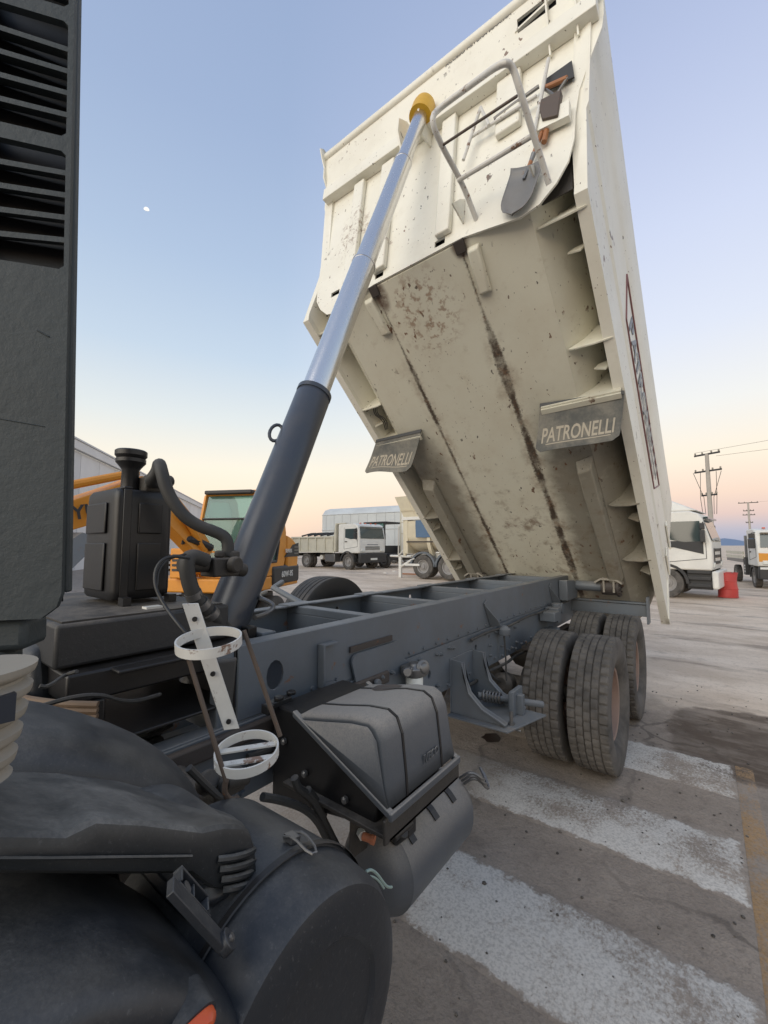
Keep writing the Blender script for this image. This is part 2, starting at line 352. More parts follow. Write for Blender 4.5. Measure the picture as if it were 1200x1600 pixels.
# ground
def ground_color(t):
    pos = t.geo.outputs['Position']; x, y, z = t.sep(pos)
    n1 = t.noise(.35, 6, .6, pos); n2 = t.noise(3.0, 6, .65, pos); n3 = t.noise(55, 4, .75, pos); n4 = t.noise(.9, 6, .65, pos, stretch=(.6, 1.2, 1)); n5 = t.noise(14, 5, .7, pos)
    vr = t.n.new('ShaderNodeTexVoronoi'); vr.feature = 'DISTANCE_TO_EDGE'; vr.inputs['Scale'].default_value = .55; wv = t.n.new('ShaderNodeVectorMath'); wv.operation = 'MULTIPLY_ADD'; nv = t.n.new('ShaderNodeTexNoise'); nv.inputs['Scale'].default_value = 1.7; nv.inputs['Detail'].default_value = 6; t.l.new(pos, nv.inputs['Vector']); t.l.new(nv.outputs[1], wv.inputs[0]); wv.inputs[1].default_value = (.9, .9, 0); t.l.new(pos, wv.inputs[2]); t.l.new(wv.outputs[0], vr.inputs['Vector'])
    crack = t.mul(t.step(vr.outputs[0], .016, .004), t.step(n1, .42, .58))
    asph = t.mix(t.step(n2, .3, .75), (.275, .228, .186), (.365, .306, .250))
    asph = t.mix(t.mul(t.step(n3, .42, .72), .5), asph, (.135, .112, .092))
    asph = t.mix(t.mul(t.step(n1, .52, .66), .4), asph, (.19, .158, .13))
    dirt = t.mix(t.step(n4, .35, .65), (.56, .44, .325), (.74, .61, .475))
    dirt = t.mix(t.mul(t.step(n2, .55, .75), .5), dirt, (.34, .255, .18))
    dirt = t.mix(t.mul(t.step(n3, .5, .75), .3), dirt, (.17, .135, .105))
    asph = t.mix(t.mul(t.step(n5, .50, .70), .45), asph, (.34, .29, .235))
    asph = t.mix(t.mul(t.step(n5, .50, .32), .35), asph, (.15, .125, .103))
    asph = t.mix(t.mul(crack, .6), asph, (.07, .058, .048))
    dirt = t.mix(t.mul(t.step(n5, .52, .68), .4), dirt, (.33, .25, .18))
    edge = t.step(t.math('ADD', t.math('ADD', y, t.mul(x, .25)), t.mul(t.math('SUBTRACT', n2, .5), 1.6)), 5.2, 6.6)
    c = t.mix(edge, asph, dirt)
    # wet brown patch by the rear wheels
    a = t.math('DIVIDE', t.math('SUBTRACT', x, .52), .95); b = t.math('DIVIDE', t.math('SUBTRACT', y, 5.30), .95)
    q = t.math('ADD', t.math('POWER', t.math('ABSOLUTE', a), 3.0), t.math('POWER', t.math('ABSOLUTE', b), 3.0))
    wet = t.mul(t.step(t.math('ADD', q, t.mul(t.math('SUBTRACT', n2, .5), 1.5)), 1.05, .72), t.math('ADD', .62, t.mul(t.step(t.noise(2.2, 7, .7, pos, stretch=(.6, 1.8, 1)), .40, .54), .38)))
    c = t.mix(t.mul(wet, t.math('ADD', t.mul(t.step(n2, .25, .6), .45), .5)), c, (.085, .058, .038))
    # damp streaks across the yard
    st = t.mul(t.step(t.noise(.5, 7, .65, pos, stretch=(.45, 1.5, 1)), .54, .64), edge, .55)
    c = t.mix(st, c, (.14, .105, .08))
    return c, n2, n3, x, y
t = NT('yard_ground'); c, n2, n3, x, y = ground_color(t)
t.bump(t.math('ADD', t.mul(n3, .5), t.math('ADD', t.mul(t.noise(14, 5, .7, t.geo.outputs['Position']), .8), n2)), .7, .02)
M['ground'] = t.done(c, .88)
def worn(name, pc, lo, hi):
    t = NT(name); c, n2, n3, x, y = ground_color(t); pos = t.geo.outputs['Position']
    m = t.math('ADD', t.mul(t.noise(52, 8, .75, pos, stretch=(1.25, .8, 1), dist=.3), .62), t.mul(t.noise(1.3, 7, .66, pos), 1.0))
    k = t.step(m, lo, hi)
    e_ = t.math('SUBTRACT', t.noise(9, 6, .75, pos), .5)
    if name == 'worn_white_paint':
        d_ = t.math('MULTIPLY', t.math('ABSOLUTE', t.math('SUBTRACT', t.math('FRACT', t.math('ADD', t.math('DIVIDE', t.math('SUBTRACT', y, .97), 1.14), 10.5)), .5)), 1.14)
        k = t.mul(k, t.step(t.math('ADD', d_, t.mul(e_, .20)), .292, .262), t.step(t.math('ADD', x, t.mul(e_, .24)), .085, .045))
    # thin where the lorries stand
    k = t.mul(k, t.math('ADD', .25, t.mul(t.step(t.math('ADD', x, t.mul(n2, .5)), -1.45, -.95), .75)))
    dirtm = t.mul(t.step(t.noise(70, 4, .7, pos), .42, .66), .55)
    p = t.mix(dirtm, pc, tuple(v*.45 for v in pc))
    t.bump(t.math('ADD', t.mul(k, .6), n3), .4, .006)
    return t.done(t.mix(k, c, p), .8)
M['stripe'] = worn('worn_white_paint', (.62, .585, .53), .67, .84)
M['kerbline'] = worn('worn_orange_paint', (.40, .25, .12), .70, .90)
t = NT('oil'); M['oil'] = t.done((.035, .020, .014), .35)

# ================================================================== SETTING
def gz(x, y):
    def ss(a, b, v): q = max(0, min(1, (v-a)/(b-a))); return q*q*(3-2*q)
    return .33*ss(4, 10, -x-.1*y+2)*ss(6, 13, math.hypot(x, y))
xs = [-4000, -1500, -600, -250, -120, -70]+[-50+i*1.0 for i in range(76)]+[30, 45, 80, 200, 600, 1500, 4000]
ys = [-4000, -1000, -200, -60, -25]+[-12+i*1.0 for i in range(60)]+[60, 80, 120, 250, 600, 1500, 4500]
g = MB(); nx = len(xs)
g.add([V(x, y, gz(x, y)+(random.uniform(-.012, .012) if max(abs(x), abs(y)) > 8 else 0)) for y in ys for x in xs],
      [(j*nx+i, j*nx+i+1, (j+1)*nx+i+1, (j+1)*nx+i) for j in range(len(ys)-1) for i in range(nx-1)])
g.build('ground', M['ground'], kind='structure', ang=60)
for (y0, y1) in ((-.47, .12), (.68, 1.26), (1.82, 2.40), (2.96, 3.55), (4.12, 4.72)):
    m = MB(); n = 40; X = [-4.22]+[-4.2+i*(4.28/n) for i in range(n+1)]+[.095]
    Yv = [y0-.015, y0, y1, y1+.015]
    m.rings([[V(x, y, .004 if 0 < a < len(X)-1 and 0 < q < 3 else .0006) for q, y in enumerate(Yv)] for a, x in enumerate(X)], cap=False, closed=False)
    m.build('crosswalk_stripe', M['stripe'], kind='structure')
MB().rings([[V(x, y, z) for x, z in ((.098, .0006), (.108, .003), (.20, .003), (.212, .0006))] for y in (-1, 1, 3, 4.7)], cap=False, closed=False).build('orange_line', M['kerbline'], kind='structure')
m = MB(); m.add([V(-1.73+.085*math.cos(a*.524)*(1+.2*math.sin(3*a)), 3.93+.10*math.sin(a*.524)*(1+.15*math.cos(2*a)), .004) for a in range(12)], [list(range(12))])
m.build('oil_stain', M['oil'], kind='structure')
# distant hills, tinted blue in place of air haze
m = MB(); r0 = []; r1 = []; r2 = []
for i in range(121):
    x = -2600+i*60; h = 42+26*math.sin(i*.23+1)+16*math.sin(i*.61)+8*math.sin(i*1.7)
    r0.append(V(x, 3200, -2)); r1.append(V(x, 3400, h*.7)); r2.append(V(x, 3700, h+14))
m.rings([r0, r1, r2], cap=False, closed=False).build('hills', M['hills'], kind='structure', ang=80)
m = MB(); rows = []
for j in range(5):
    rows.append([V(-3+i*.9, 66+j*3, [0, 1.1, 2.0, 1.3, 0][j]*(.55+.45*math.sin(i*.8))*(0 if i in (0, 15) else 1)) for i in range(16)])
m.rings(rows, cap=False, closed=False).build('dirt_mound', M['ground'], kind='structure', ang=80)
# moon: a gibbous ball far away, only its lit part shows against the sky
mp = onD(229, 328, 4200); m = MB(); u, v, d = frame_of(mp-C0); rr = 26
m.lathe([(-rr*math.cos(i*math.pi/10), rr*math.sin(i*math.pi/10)+.01) for i in range(11)], mp, d, 24)
mo = m.build('moon', M['moon'], kind='structure')

# ================================================================== THE TIPPER TRUCK
TX = -1.88
T = thing('dump_truck', 'large dump truck with white tipper body raised on a chrome ram, its dark chassis nearest', 'dump truck', (TX, 3, 0), world=True)
# ---- chassis
def rail(xw, sgn):     # C channel, web at xw, flanges towards sgn
    hole = [(1.157+.045*math.cos(a*.5236), 1.30+.062*math.sin(a*.5236)) for a in range(12)]
    hs = [hole]+[[(y+.022*math.cos(a*.785), 1.36+.022*math.sin(a*.785)) for a in range(8)] for y in (2.35, 3.35, 4.3)] if sgn > 0 else [hole]
    MM = Matrix(((0, 0, 1, xw), (1, 0, 0, 0), (0, 1, 0, 0), (0, 0, 0, 1)))
    m = MB().plate([(.98, 1.165), (5.93, 1.165), (5.93, 1.45), (.98, 1.45)], hs, .010, MM)
    x0, x1 = (xw+.002, xw+.085*sgn) if sgn > 0 else (xw+.085*sgn, xw-.002)
    m.box(x0, x1, .98, 5.93, 1.440, 1.4512); m.box(x0, x1, .98, 5.93, 1.1645, 1.176)
    return m.build('subframe_rail', M['frame'], T, bevel=.003)
rail(-1.485, -1); rail(-2.275, 1)
for xw, sg in ((-1.478, -1), (-2.282, 1)):
    m = MB().box(xw-.006, xw+.006, -1.6, 6.3, .87, 1.155)
    x0, x1 = sorted((xw-.006*sg*-1, xw+.08*sg))
    m.box(x0, x1, -1.6, 6.3, 1.148, 1.160); m.box(x0, x1, -1.6, 6.3, .862, .874)
    m.build('chassis_rail', M['frame'], T, bevel=.003)
# rusty lower flange that shows under the subframe ahead of the flitch plate
MB().box(-1.472, -1.440, .60, 1.92, 1.085, 1.150).build('rail_strip', M['rusty'], T, bevel=.01)
# flitch plate with a curved front end, holes for real
MM = Matrix(((0, 0, 1, -1.462), (1, 0, 0, 0), (0, 1, 0, 0), (0, 0, 0, 1)))
arc = [(1.70+.05*math.cos(a), 1.225+.05*math.sin(a)) for a in [math.pi*(.5+.1*i) for i in range(6)]]
ol = [(1.62, 1.07), (1.66, 1.12)]+[(1.66+.04*math.cos(math.pi*(1-.125*i)), 1.25+.04*math.sin(math.pi*(1-.125*i))) for i in range(5)]+[(2.02, 1.29), (2.05, 1.265), (2.06, 1.20), (2.10, 1.168), (4.05, 1.168), (4.05, .865), (1.62, .865)]
hh = [[(y+r*math.cos(a*.785), z+r*1.3*math.sin(a*.785)) for a in range(8)] for y, z, r in ((2.36, 1.02, .022), (3.05, 1.06, .018), (3.12, .95, .02), (3.6, 1.08, .012), (3.75, 1.02, .016), (2.3, .93, .016), (3.3, 1.1, .012))]
MB().plate(ol, hh, .012, MM).build('flitch_plate', M['frame'], T, bevel=.002)
m = MB()
for y, z in [(1.85, 1.13), (1.95, 1.13), (2.2, 1.12), (2.24, 1.14), (2.45, 1.13), (2.5, 1.12), (2.62, 1.14), (2.67, 1.13), (3.2, 1.14), (3.3, 1.03), (3.3, .95), (3.42, 1.12), (3.55, .98), (3.66, .93), (3.8, 1.13), (3.86, 1.09), (3.95, 1.13), (2.2, 1.0), (2.2, .93), (2.45, .93), (1.75, 1.0), (1.75, .93), (1.9, .93), (2.3, 1.09), (2.95, 1.13), (3.9, .95), (3.78, .92)]:
    m.cyl((-1.456, y, z), (-1.436, y, z), .0125, n=6); m.cyl((-1.436, y, z), (-1.428, y, z), .007, n=6)
for k in range(30):
    y = .2+.16*k; z = .895 if k % 2 else .91; xb = -1.472 if y < 1.6 or y > 4.05 else -1.456
    m.cyl((xb, y, z), (xb+.018, y, z), .012, n=6)
    if y > 1.1: m.cyl((-1.48, y+.05, 1.19), (-1.470, y+.05, 1.19), .010, n=6)
m.build('bolt_heads', M['frame'], T, kind='stuff')
# vertical reinforcements and pads on the rail
def yz(pts, x): return [V(x, y, z) for y, z in pts]
for pts in ([(3.25, 1.37), (3.31, 1.40), (3.46, 1.20), (3.46, 1.168), (3.38, 1.168)], [(5.05, 1.37), (5.12, 1.41), (5.26, 1.20), (5.26, 1.165), (5.18, 1.165)]):
    m = MB().prism([V(-1.478, y, z) for y, z in pts], (.012, 0, 0))
    m.hexa([V(-1.478, pts[0][0], pts[0][1]), V(-1.478, pts[0][0]+.012, pts[0][1]), V(-1.478, pts[4][0]+.012, 1.17), V(-1.478, pts[4][0], 1.17)],
           [V(-1.40, pts[0][0]+.10, pts[0][1]-.14), V(-1.40, pts[0][0]+.112, pts[0][1]-.14), V(-1.40, pts[4][0]+.05, 1.17), V(-1.40, pts[4][0]+.038, 1.17)])
    m.build('rail_gusset', M['frame'], T, bevel=.002)
m = MB().box(-1.477, -1.435, 1.40, 1.412, 1.185, 1.385).box(-1.477, -1.435, 1.412, 1.50, 1.375, 1.385).box(-1.477, -1.435, 1.412, 1.50, 1.185, 1.195).box(-1.477, -1.470, 1.412, 1.50, 1.195, 1.375)
m.build('channel_bracket', M['frame'], T, bevel=.002)
MB().box(-1.477, -1.468, 1.62, 1.98, 1.30, 1.33).build('paint_patch', M['rusty'], T)
MB().box(-1.48, -1.45, 3.48, 3.50, .87, 1.168).build('joint_strip', M['frame'], T)
# cross members
for y in (1.86, 2.62, 3.55, 4.6, 5.5):
    m = MB().box(-2.268, -1.496, y, y+.08, 1.40, 1.446).box(-2.268, -1.496, y, y+.01, 1.28, 1.40)
    m.build('cross_member', M['frame'], T, bevel=.004)
    MB().box(-2.285, -2.16, y-.06, y+.16, 1.4515, 1.459).build('cross_member_plate', M['frame'], T)
# hinge end of the rails
for x0, x1 in ((-1.478, -1.375), (-2.385, -2.282)):
    m = MB().prism(yz([(5.45, 1.17), (5.96, 1.17), (5.96, 1.36), (5.80, 1.40), (5.45, 1.42)], x0), (x1-x0, 0, 0))
    m.build('hinge_boss', M['frame'], T, bevel=.01)
hy, hz_ = 5.90, 1.33
for x0, x1 in ((-1.376, -1.05), (-2.70, -2.384)): MB().cyl((x0, hy, hz_), (x1, hy, hz_), .062).build('hinge_tube', M['frame'], T)
for xc in (-.985, -2.775):
    m = MB().lathe([(-.09, .088), (-.085, .098), (.085, .098), (.09, .088)], (xc, hy, hz_), (1, 0, 0), 24)
    m.lathe([(.088, .115), (.112, .115)], (xc, hy, hz_), (1, 0, 0), 24)
    for a in range(10):
        ca, sa = math.cos(a*.628), math.sin(a*.628); m.cyl((xc+.10, hy+.095*ca, hz_+.095*sa), (xc+.128, hy+.095*ca, hz_+.095*sa), .014, n=6)
    q = m.build('hinge_clamp', M['rusty'], T)
    m = MB()
    for dy in (0, .11):
        m.cyl((xc-.05+dy, hy-.10, hz_-.06), (xc-.05+dy, hy-.10, hz_+.12), .013, n=8)
    m.prism([V(xc-.15, hy-.13, hz_+.07), V(xc-.08, hy-.13, hz_+.115), V(xc+.08, hy-.13, hz_+.115), V(xc+.15, hy-.13, hz_+.07), V(xc+.15, hy-.13, hz_+.045), V(xc+.08, hy-.13, hz_+.09), V(xc-.08, hy-.13, hz_+.09), V(xc-.15, hy-.13, hz_+.045)], (0, .16, .0))
    m.build('clamp_strap', M['bellow'], q)
# rear bar
m = MB().box(-3.12, -.60, 6.02, 6.10, .98, 1.12).box(-3.12, -.60, 6.00, 6.10, 1.125, 1.15)
m.build('rear_bar', M['frame'], T, bevel=.006)
MB().box(-.612, -.59, 5.96, 6.14, .90, 1.22).build('rear_bar_end', M['frame'], T, bevel=.003)

# ---- platform and frame front
m = MB().box(-2.62, -1.62, .42, 1.02, 1.46, 1.60).build('tank_platform', M['deck'], T, bevel=.012)
MB().box(-2.60, -1.64, .44, 1.0, 1.6005, 1.606).build('platform_top', M['grime'], T)
m = MB().box(-2.4, -1.56, .44, 1.10, 1.36, 1.452); m.box(-1.62, -1.56, .44, .55, 1.16, 1.36); m.build('platform_base', M['black'], T, bevel=.008)
m = MB().box(-2.2, -1.494, .97, .98, 1.10, 1.44).box(-2.1, -1.50, .56, .97, 1.438, 1.450).box(-2.1, -1.50, .56, .97, 1.23, 1.242)
m.build('front_cross_member', M['black'], T, bevel=.004)
MB().box(-1.74, -1.70, .72, .78, 1.606, 1.614).build('platform_tag', M['white'], T)
# gearbox area within the frame
m = MB()
m.lathe([(-.35, .12), (-.3, .17), (-.05, .19), (0, .2), (.04, .2), (.1, .16), (.35, .13), (.5, .10)], (-1.88, .35, .95), (0, 1, 0), 20)
m.box(-2.05, -1.7, .1, .35, 1.05, 1.16); m.cyl((-1.7, .45, 1.05), (-1.62, .55, 1.12), .06); m.cyl((-1.88, .8, .95), (-1.88, 3.8, .82), .07)
m.build('gearbox', M['grime'], T, bevel=.004)
for i in range(5):
    a = V(-1.62-.06*i, .30+.05*i, 1.10+.02*(i % 2)); MB().tube([a, a+V(.05, .12, .05), a+V(.02, .28, -.03), a+V(-.1, .45, -.06)], .016+.004*(i % 3), 8, 2).build('gearbox_pipe', M['grime'], T)
m = MB()
for k in range(11):
    z = 1.20+.018*k; m.tube([V(-1.95, .33, z), V(-1.75, .36, z+.012*math.sin(k)), V(-1.55, .42, z), V(-1.48, .50, z-.01)], .010, 8, 2)
m.build('ribbed_hose_bundle', M['brown'], T)
MB().box(-1.66, -1.50, .24, .33, 1.19, 1.22, Matrix.Rotation(.0, 4, 'Z')).box(-1.65, -1.51, .235, .325, 1.13, 1.185).build('valve_box', M['plastic'], T, bevel=.006)
MB().tube([V(-1.36, .29, 1.44), onX(145, 1080, -1.3), onX(200, 1100, -1.35), onX(250, 1085, -1.45)], .006, 6, 3).build('cable', M['rubber'], T)
MB().tube([onX(62, 1072, -1.25), onX(75, 1074, -1.25), onX(100, 1055, -1.35), onX(120, 1049, -1.3)], .005, 6, 2).build('cable', M['rubber'], T)
# grey tray beside the platform
m = MB().hexa([V(-2.0, .34, 1.30), V(-1.7, .40, 1.30), V(-1.75, .56, 1.30), V(-2.05, .50, 1.30)], [V(-2.0, .34, 1.52), V(-1.75, .39, 1.5), V(-1.8, .52, 1.54), V(-2.05, .47, 1.56)])
m.build('side_tray', M['plastic'], T, bevel=.03)

# ---- hydraulic tank on the platform
tx0, tx1, ty0, ty1, tz0, tz1 = -2.25, -1.90, .668, .905, 1.625, 2.085
m = MB(); cxm, cym = (tx0+tx1)/2, (ty0+ty1)/2
def rr(z, k, e=9): return sring((cxm, cym, z), (1, 0, 0), (0, 1, 0), (tx1-tx0)/2*k, (ty1-ty0)/2*k, 48, e)
m.rings([rr(tz0, .93), rr(tz0+.012, .985), rr(tz0+.04, 1.0), rr(tz1-.04, 1.0), rr(tz1-.012, .985), rr(tz1, .93)])
tank = m.build('hydraulic_tank', M['black'], T, ang=50)
for z0, z1 in ((1.90, 2.03), (1.66, 1.86)):
    MB().box(-1.899, -1.890, .755, .85, z0, z1).build('pressed_panel', M['black'], tank, bevel=.006); MB().box(-2.20, -1.98, ty0-.010, ty0-.001, z0, z1).build('pressed_panel', M['black'], tank, bevel=.006)
for y in (.715,):
    MB().box(tx0-.006, tx1+.006, y-.02, y+.012, tz1, tz1+.010).box(tx1+.001, tx1+.008, y-.02, y+.012, tz0, tz1).build('tank_strap', M['black'], tank, bevel=.003)
ft = V(-2.02, .762, 2.083)
m = MB().lathe([(0, .036), (.10, .034), (.115, .044), (.135, .060), (.15, .060), (.152, .054), (.165, .064), (.185, .064), (.19, .058)], ft, (0, 0, 1), 24)
m.build('filler_neck', M['black'], tank)
m = MB().box(-2.08, -1.93, .79, .87, 2.083, 2.155).cyl((-1.98, .80, 2.135), (-1.94, .90, 2.145), .026)
m.build('tank_fitting', M['grime'], tank, bevel=.01)
for y in (.69, .87): MB().box(-1.89, -1.84, y, y+.03, 1.607, 1.64).build('tank_foot', M['black'], tank)
# hoses and pump block
hs = [V(-1.94, .90, 2.145), onX(232, 755, -1.90), onX(246, 738, -1.86), onX(249, 722, -1.84), onX(252, 735, -1.80), onX(262, 772, -1.78), onX(285, 805, -1.75), onX(310, 822, -1.72), onX(340, 832, -1.68), onX(356, 842, -1.66), onX(356, 868, -1.66)]
MB().tube(hs, .026, 12, 2).build('hydraulic_hose', M['rubber'], T)
pb = V(*onX(345, 882, -1.66))
m = MB().box(pb.x-.06, pb.x+.05, pb.y-.06, pb.y+.06, pb.z-.05, pb.z+.03).cyl(pb+V(.05, .02, 0), pb+V(.085, .03, 0), .035).cyl(pb+V(0, .05, -.02), pb+V(.0, .12, -.03), .03).cyl(pb+V(0, -.06, 0), pb+V(.0, -.18, .005), .03).lathe([(0, .034), (.03, .034), (.04, .028)], pb+V(0, .05, .02), (0, 0, 1)).cyl(pb+V(.02, -.02, .03), pb+V(.02, -.02, .06), .02)
m.build('hydraulic_valve', M['grime'], T, bevel=.008)
hs = [onX(322, 876, -1.64), onX(300, 868, -1.63), onX(291, 876, -1.62), onX(293, 900, -1.62), onX(302, 930, -1.62), onX(325, 955, -1.63), onX(350, 980, -1.66), onX(372, 1005, -1.72)]
h1 = MB().tube(hs, .030, 12, 2).build('hydraulic_hose', M['rubber'], T)
for a, b in (((301, 925), (305, 934)), ((313, 941), (319, 948)), ((327, 956), (333, 962))):
    MB().cyl(onX(*a, -1.622), onX(*b, -1.625), .0325).build('hose_clip', M['steel'], h1)
hs = [onX(296, 872, -1.58), onX(262, 868, -1.56), onX(243, 885, -1.56), onX(241, 915, -1.54), onX(256, 945, -1.5), onX(278, 975, -1.4), onX(300, 1000, -1.35)]
MB().tube(hs, .006, 8, 2).build('cable', M['wire'], T)
hs = [onX(290, 866, -1.60), onX(262, 873, -1.57), onX(247, 890, -1.56), onX(245, 915, -1.54)]
MB().tube(hs, .005, 8, 2).build('cable', M['wire'], T)
MB().tube([onX(415, 925, -1.95), onX(400, 932, -1.8), onX(420, 940, -1.75), onX(430, 948, -1.72), onX(415, 960, -1.7), onX(398, 965, -1.66)], .012, 8, 2).build('ram_pipe', M['steel'], T)
MB().box(-1.76, -1.70, 1.17, 1.22, 1.40, 1.47).build('ram_switch', M['black'], T, bevel=.006)
MB().box(-2.05, -1.66, 1.22, 1.30, 1.4, 1.44).build('ram_stay', M['frame'], T, bevel=.006)

# ---- ram
A = V(TX, 1.02, 1.12); B = V(TX, 3.04, 5.90); D_ = (B-A).normalized(); L = (B-A).length
def rp(x, y):    # distance along the ram
    P = onX(x, y, TX); return (P-A).dot(D_)
s1, s2, s3, s4 = rp(492, 613), rp(570, 415), rp(632, 258), L-.10
m = MB().lathe([(0, .10), (.06, .106), (s1-.05, .106), (s1-.045, .103), (s1, .102), (s1, .085)], A, D_, 40)
ram = m.build('hydraulic_ram', M['ram'], T)
MB().lathe([(s1-.03, .09), (s1-.03, .108), (s1-.002, .108), (s1-.002, .09)], A, D_, 32).build('gland_ring', M['ram'], ram)
MB().lathe([(s1-.05, .086), (s2-.02, .086), (s2-.018, .089), (s2-.004, .089), (s2, .084)], A, D_, 32).build('ram_stage', M['chrome'], ram)
MB().lathe([(s2-.01, .075), (s3-.02, .075), (s3-.018, .078), (s3-.004, .078), (s3, .072)], A, D_, 32).build('ram_stage', M['chrome'], ram)
MB().lathe([(s3-.01, .064), (s4, .064)], A, D_, 32).build('ram_stage', M['chrome'], ram)
MB().lathe([(L-.17, .07), (L-.17, .105), (L-.03, .108), (L+.03, .10), (L+.05, .06)], A, D_, 28).build('ram_cap', M['yellow'], ram)
P = A+D_*rp(446, 675); u_, v_, d_ = frame_of(D_)
side = -D_.cross(V(0, 0, 1)).normalized() if False else (V(-.55, -.83, 0)-D_*D_.dot(V(-.55, -.83, 0))).normalized()
ring = [P+side*(.105+.055*(1-math.cos(a))*.5)+D_*(.055*math.sin(a)) for a in [2*math.pi*i/16 for i in range(17)]]
ring = [P+side*(.122+.035*math.cos(2*math.pi*i/16))+D_*(.055*math.sin(2*math.pi*i/16)) for i in range(17)]
MB().tube(ring, .010, 8).build('lifting_eye', M['ram'], ram)
MB().cyl((-2.27, 1.02, 1.12), (-1.49, 1.02, 1.12), .06).build('ram_trunnion', M['frame'], T)

# ---- tipper body (across u, along s from hinge to front, up w)  local = (u, -s, w)
TH = R_(44.0)
HG = V(TX+.03, 5.90, 1.47)
BM = Matrix.Translation(HG) @ Matrix.Rotation(-TH, 4, 'X') @ Matrix.Rotation(-.024, 4, 'Z')
BI = BM.inverted()
def b(u, s, w): return V(u, -s, w)
def sf(w): return 4.13+.7*w
def sr(w): return -.95+.42*w
K = math.sqrt(1+.49)
ON = V(0, -1/K, -.7/K)                 # outward normal of the front wall
def fw(u, w, off=0): return V(u, -sf(w), w)+ON*off
prof = [(-1.37, 1.62), (-1.34, .80), (-1.27, .42), (-1.16, .13), (-1.03, .0), (-.462, 0), (-.458, -.006), (.458, -.006), (.462, 0), (1.03, 0), (1.16, .13), (1.27, .42), (1.34, .80), (1.37, 1.62)]
inn = [(u*.985, w+.02) for u, w in prof]
ring0 = prof+inn[::-1]
m = MB(); rows = []
for k in range(13):
    f = k/12; rows.append([V(u, -(sr(w)+(sf(w)-.02-sr(w))*f), w) for u, w in ring0])
m.rings(rows)
m.f = [f for f in m.f]
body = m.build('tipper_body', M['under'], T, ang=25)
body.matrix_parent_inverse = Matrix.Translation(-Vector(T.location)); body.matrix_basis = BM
# front wall as a plate with real openings
EW = V(0, -.7, 1)/K
MM = Matrix(((1, 0, 0, 0), (0, EW.y, ON.y, -4.13), (0, EW.z, ON.z, 0), (0, 0, 0, 1)))
rt = [(.5, -.005), (.75, -.045), (.98, -.085), (1.12, -.06), (1.24, .03), (1.32, .14), (1.36, .28), (1.37, .46), (1.40, .62), (1.50, .86), (1.555, .98), (1.57, 1.08), (1.57, 1.56)]
lf = [(-(u-.05), w) for u, w in rt[:6]]+[(-1.285, .30), (-1.275, .95), (-1.31, 1.02), (-1.34, 1.12), (-1.31, 1.26), (-1.29, 1.60)]
outl = [(u, w*K) for u, w in rt]+[(u, w*K) for u, w in lf[::-1]]
def rect(u0, u1, w0, w1, sh=0): return [(u0, w0*K), (u1, w0*K), (u1+sh, w1*K), (u0+sh, w1*K)]
holes = [rect(-1.04, -.92, .095, .14), rect(-.43, -.33, .035, .085), rect(.235, .335, .03, .08), rect(1.06, 1.29, .49, .535)]
fwall = MB().plate(outl, holes, .016, MM).build('front_wall', M['body'], body, bevel=.003)
MB().hexa([fw(-1.2, .02, -.10), fw(1.32, .02, -.10), fw(1.32, 1.6, -.10), fw(-1.2, 1.6, -.10)], [fw(-1.2, .02, -.09), fw(1.32, .02, -.09), fw(1.32, 1.6, -.09), fw(-1.2, 1.6, -.09)]).build('inner_wall', M['grime'], body)
def fbox(u0, u1, w0, w1, o0, o1, tilt=0):
    def q(o): return [fw(u0, w0-tilt*u0, o), fw(u1, w0-tilt*u1, o), fw(u1, w1-tilt*u1, o), fw(u0, w1-tilt*u0, o)]
    return q(o0), q(o1)
TL = .045
for (u0, u1, w0, w1) in ((-.83, -.69, .12, 1.13), (-.45, -.29, .08, 1.12), (.26, .40, .08, 1.10), (.78, .98, .62, 1.08)):
    a, c = fbox(u0, u1, w0, w1, .009, .065); MB().hexa(a, c).build('wall_rib', M['body'], body, bevel=.012)
a, c = fbox(-1.285, 1.54, 1.12, 1.24, .009, .11, TL); MB().hexa(a, c).build('wall_beam', M['body'], body, bevel=.006)
# tall visor panel with a long slot
m = MB()
P0, P1 = .055, .13
def vis(u, w, o=0): f = (w-1.24)/.46; w = 1.24+(w-1.24)*.70; return fw(u, w-TL*u, P0+(P1-P0)*f+o)
for (u0, u1, w0, w1) in ((-1.275, .97, 1.26, 1.72), (1.27, 1.56, 1.26, 1.72), (.97, 1.27, 1.56, 1.72), (.97, 1.27, 1.26, 1.42)):
    m.hexa([vis(u0, w0), vis(u1, w0), vis(u1, w1), vis(u0, w1)], [vis(u0, w0, .02), vis(u1, w0, .02), vis(u1, w1, .02), vis(u0, w1, .02)])
m.build('visor_panel', M['body'], body)
MB().hexa([vis(.90, 1.30, -.07), vis(1.34, 1.30, -.07), vis(1.34, 1.70, -.07), vis(.90, 1.70, -.07)], [vis(.90, 1.30, -.06), vis(1.34, 1.30, -.06), vis(1.34, 1.70, -.06), vis(.90, 1.70, -.06)]).build('slot_back', M['bgdark'], body)
MB().hexa([vis(.95, 1.44, .004), vis(1.29, 1.50, .004), vis(1.29, 1.525, .004), vis(.95, 1.455, .004)], [vis(.95, 1.44, .03), vis(1.29, 1.50, .03), vis(1.29, 1.525, .03), vis(.95, 1.455, .03)]).build('slot_bar', M['body'], body)
m = MB().tube([vis(-1.275, 1.72, .0), vis(0, 1.72, .0), vis(1.56, 1.72, .0)], .05, 14)
m.build('top_rail', M['body'], body)
MB().prism([vis(-1.275, w, o) for w, o in ((1.20, -.10), (1.26, .0), (1.40, .06), (1.55, .045), (1.66, .08), (1.76, .10), (1.80, .05), (1.78, -.10))], (-.014, 0, 0)).build('visor_end', M['body'], body)
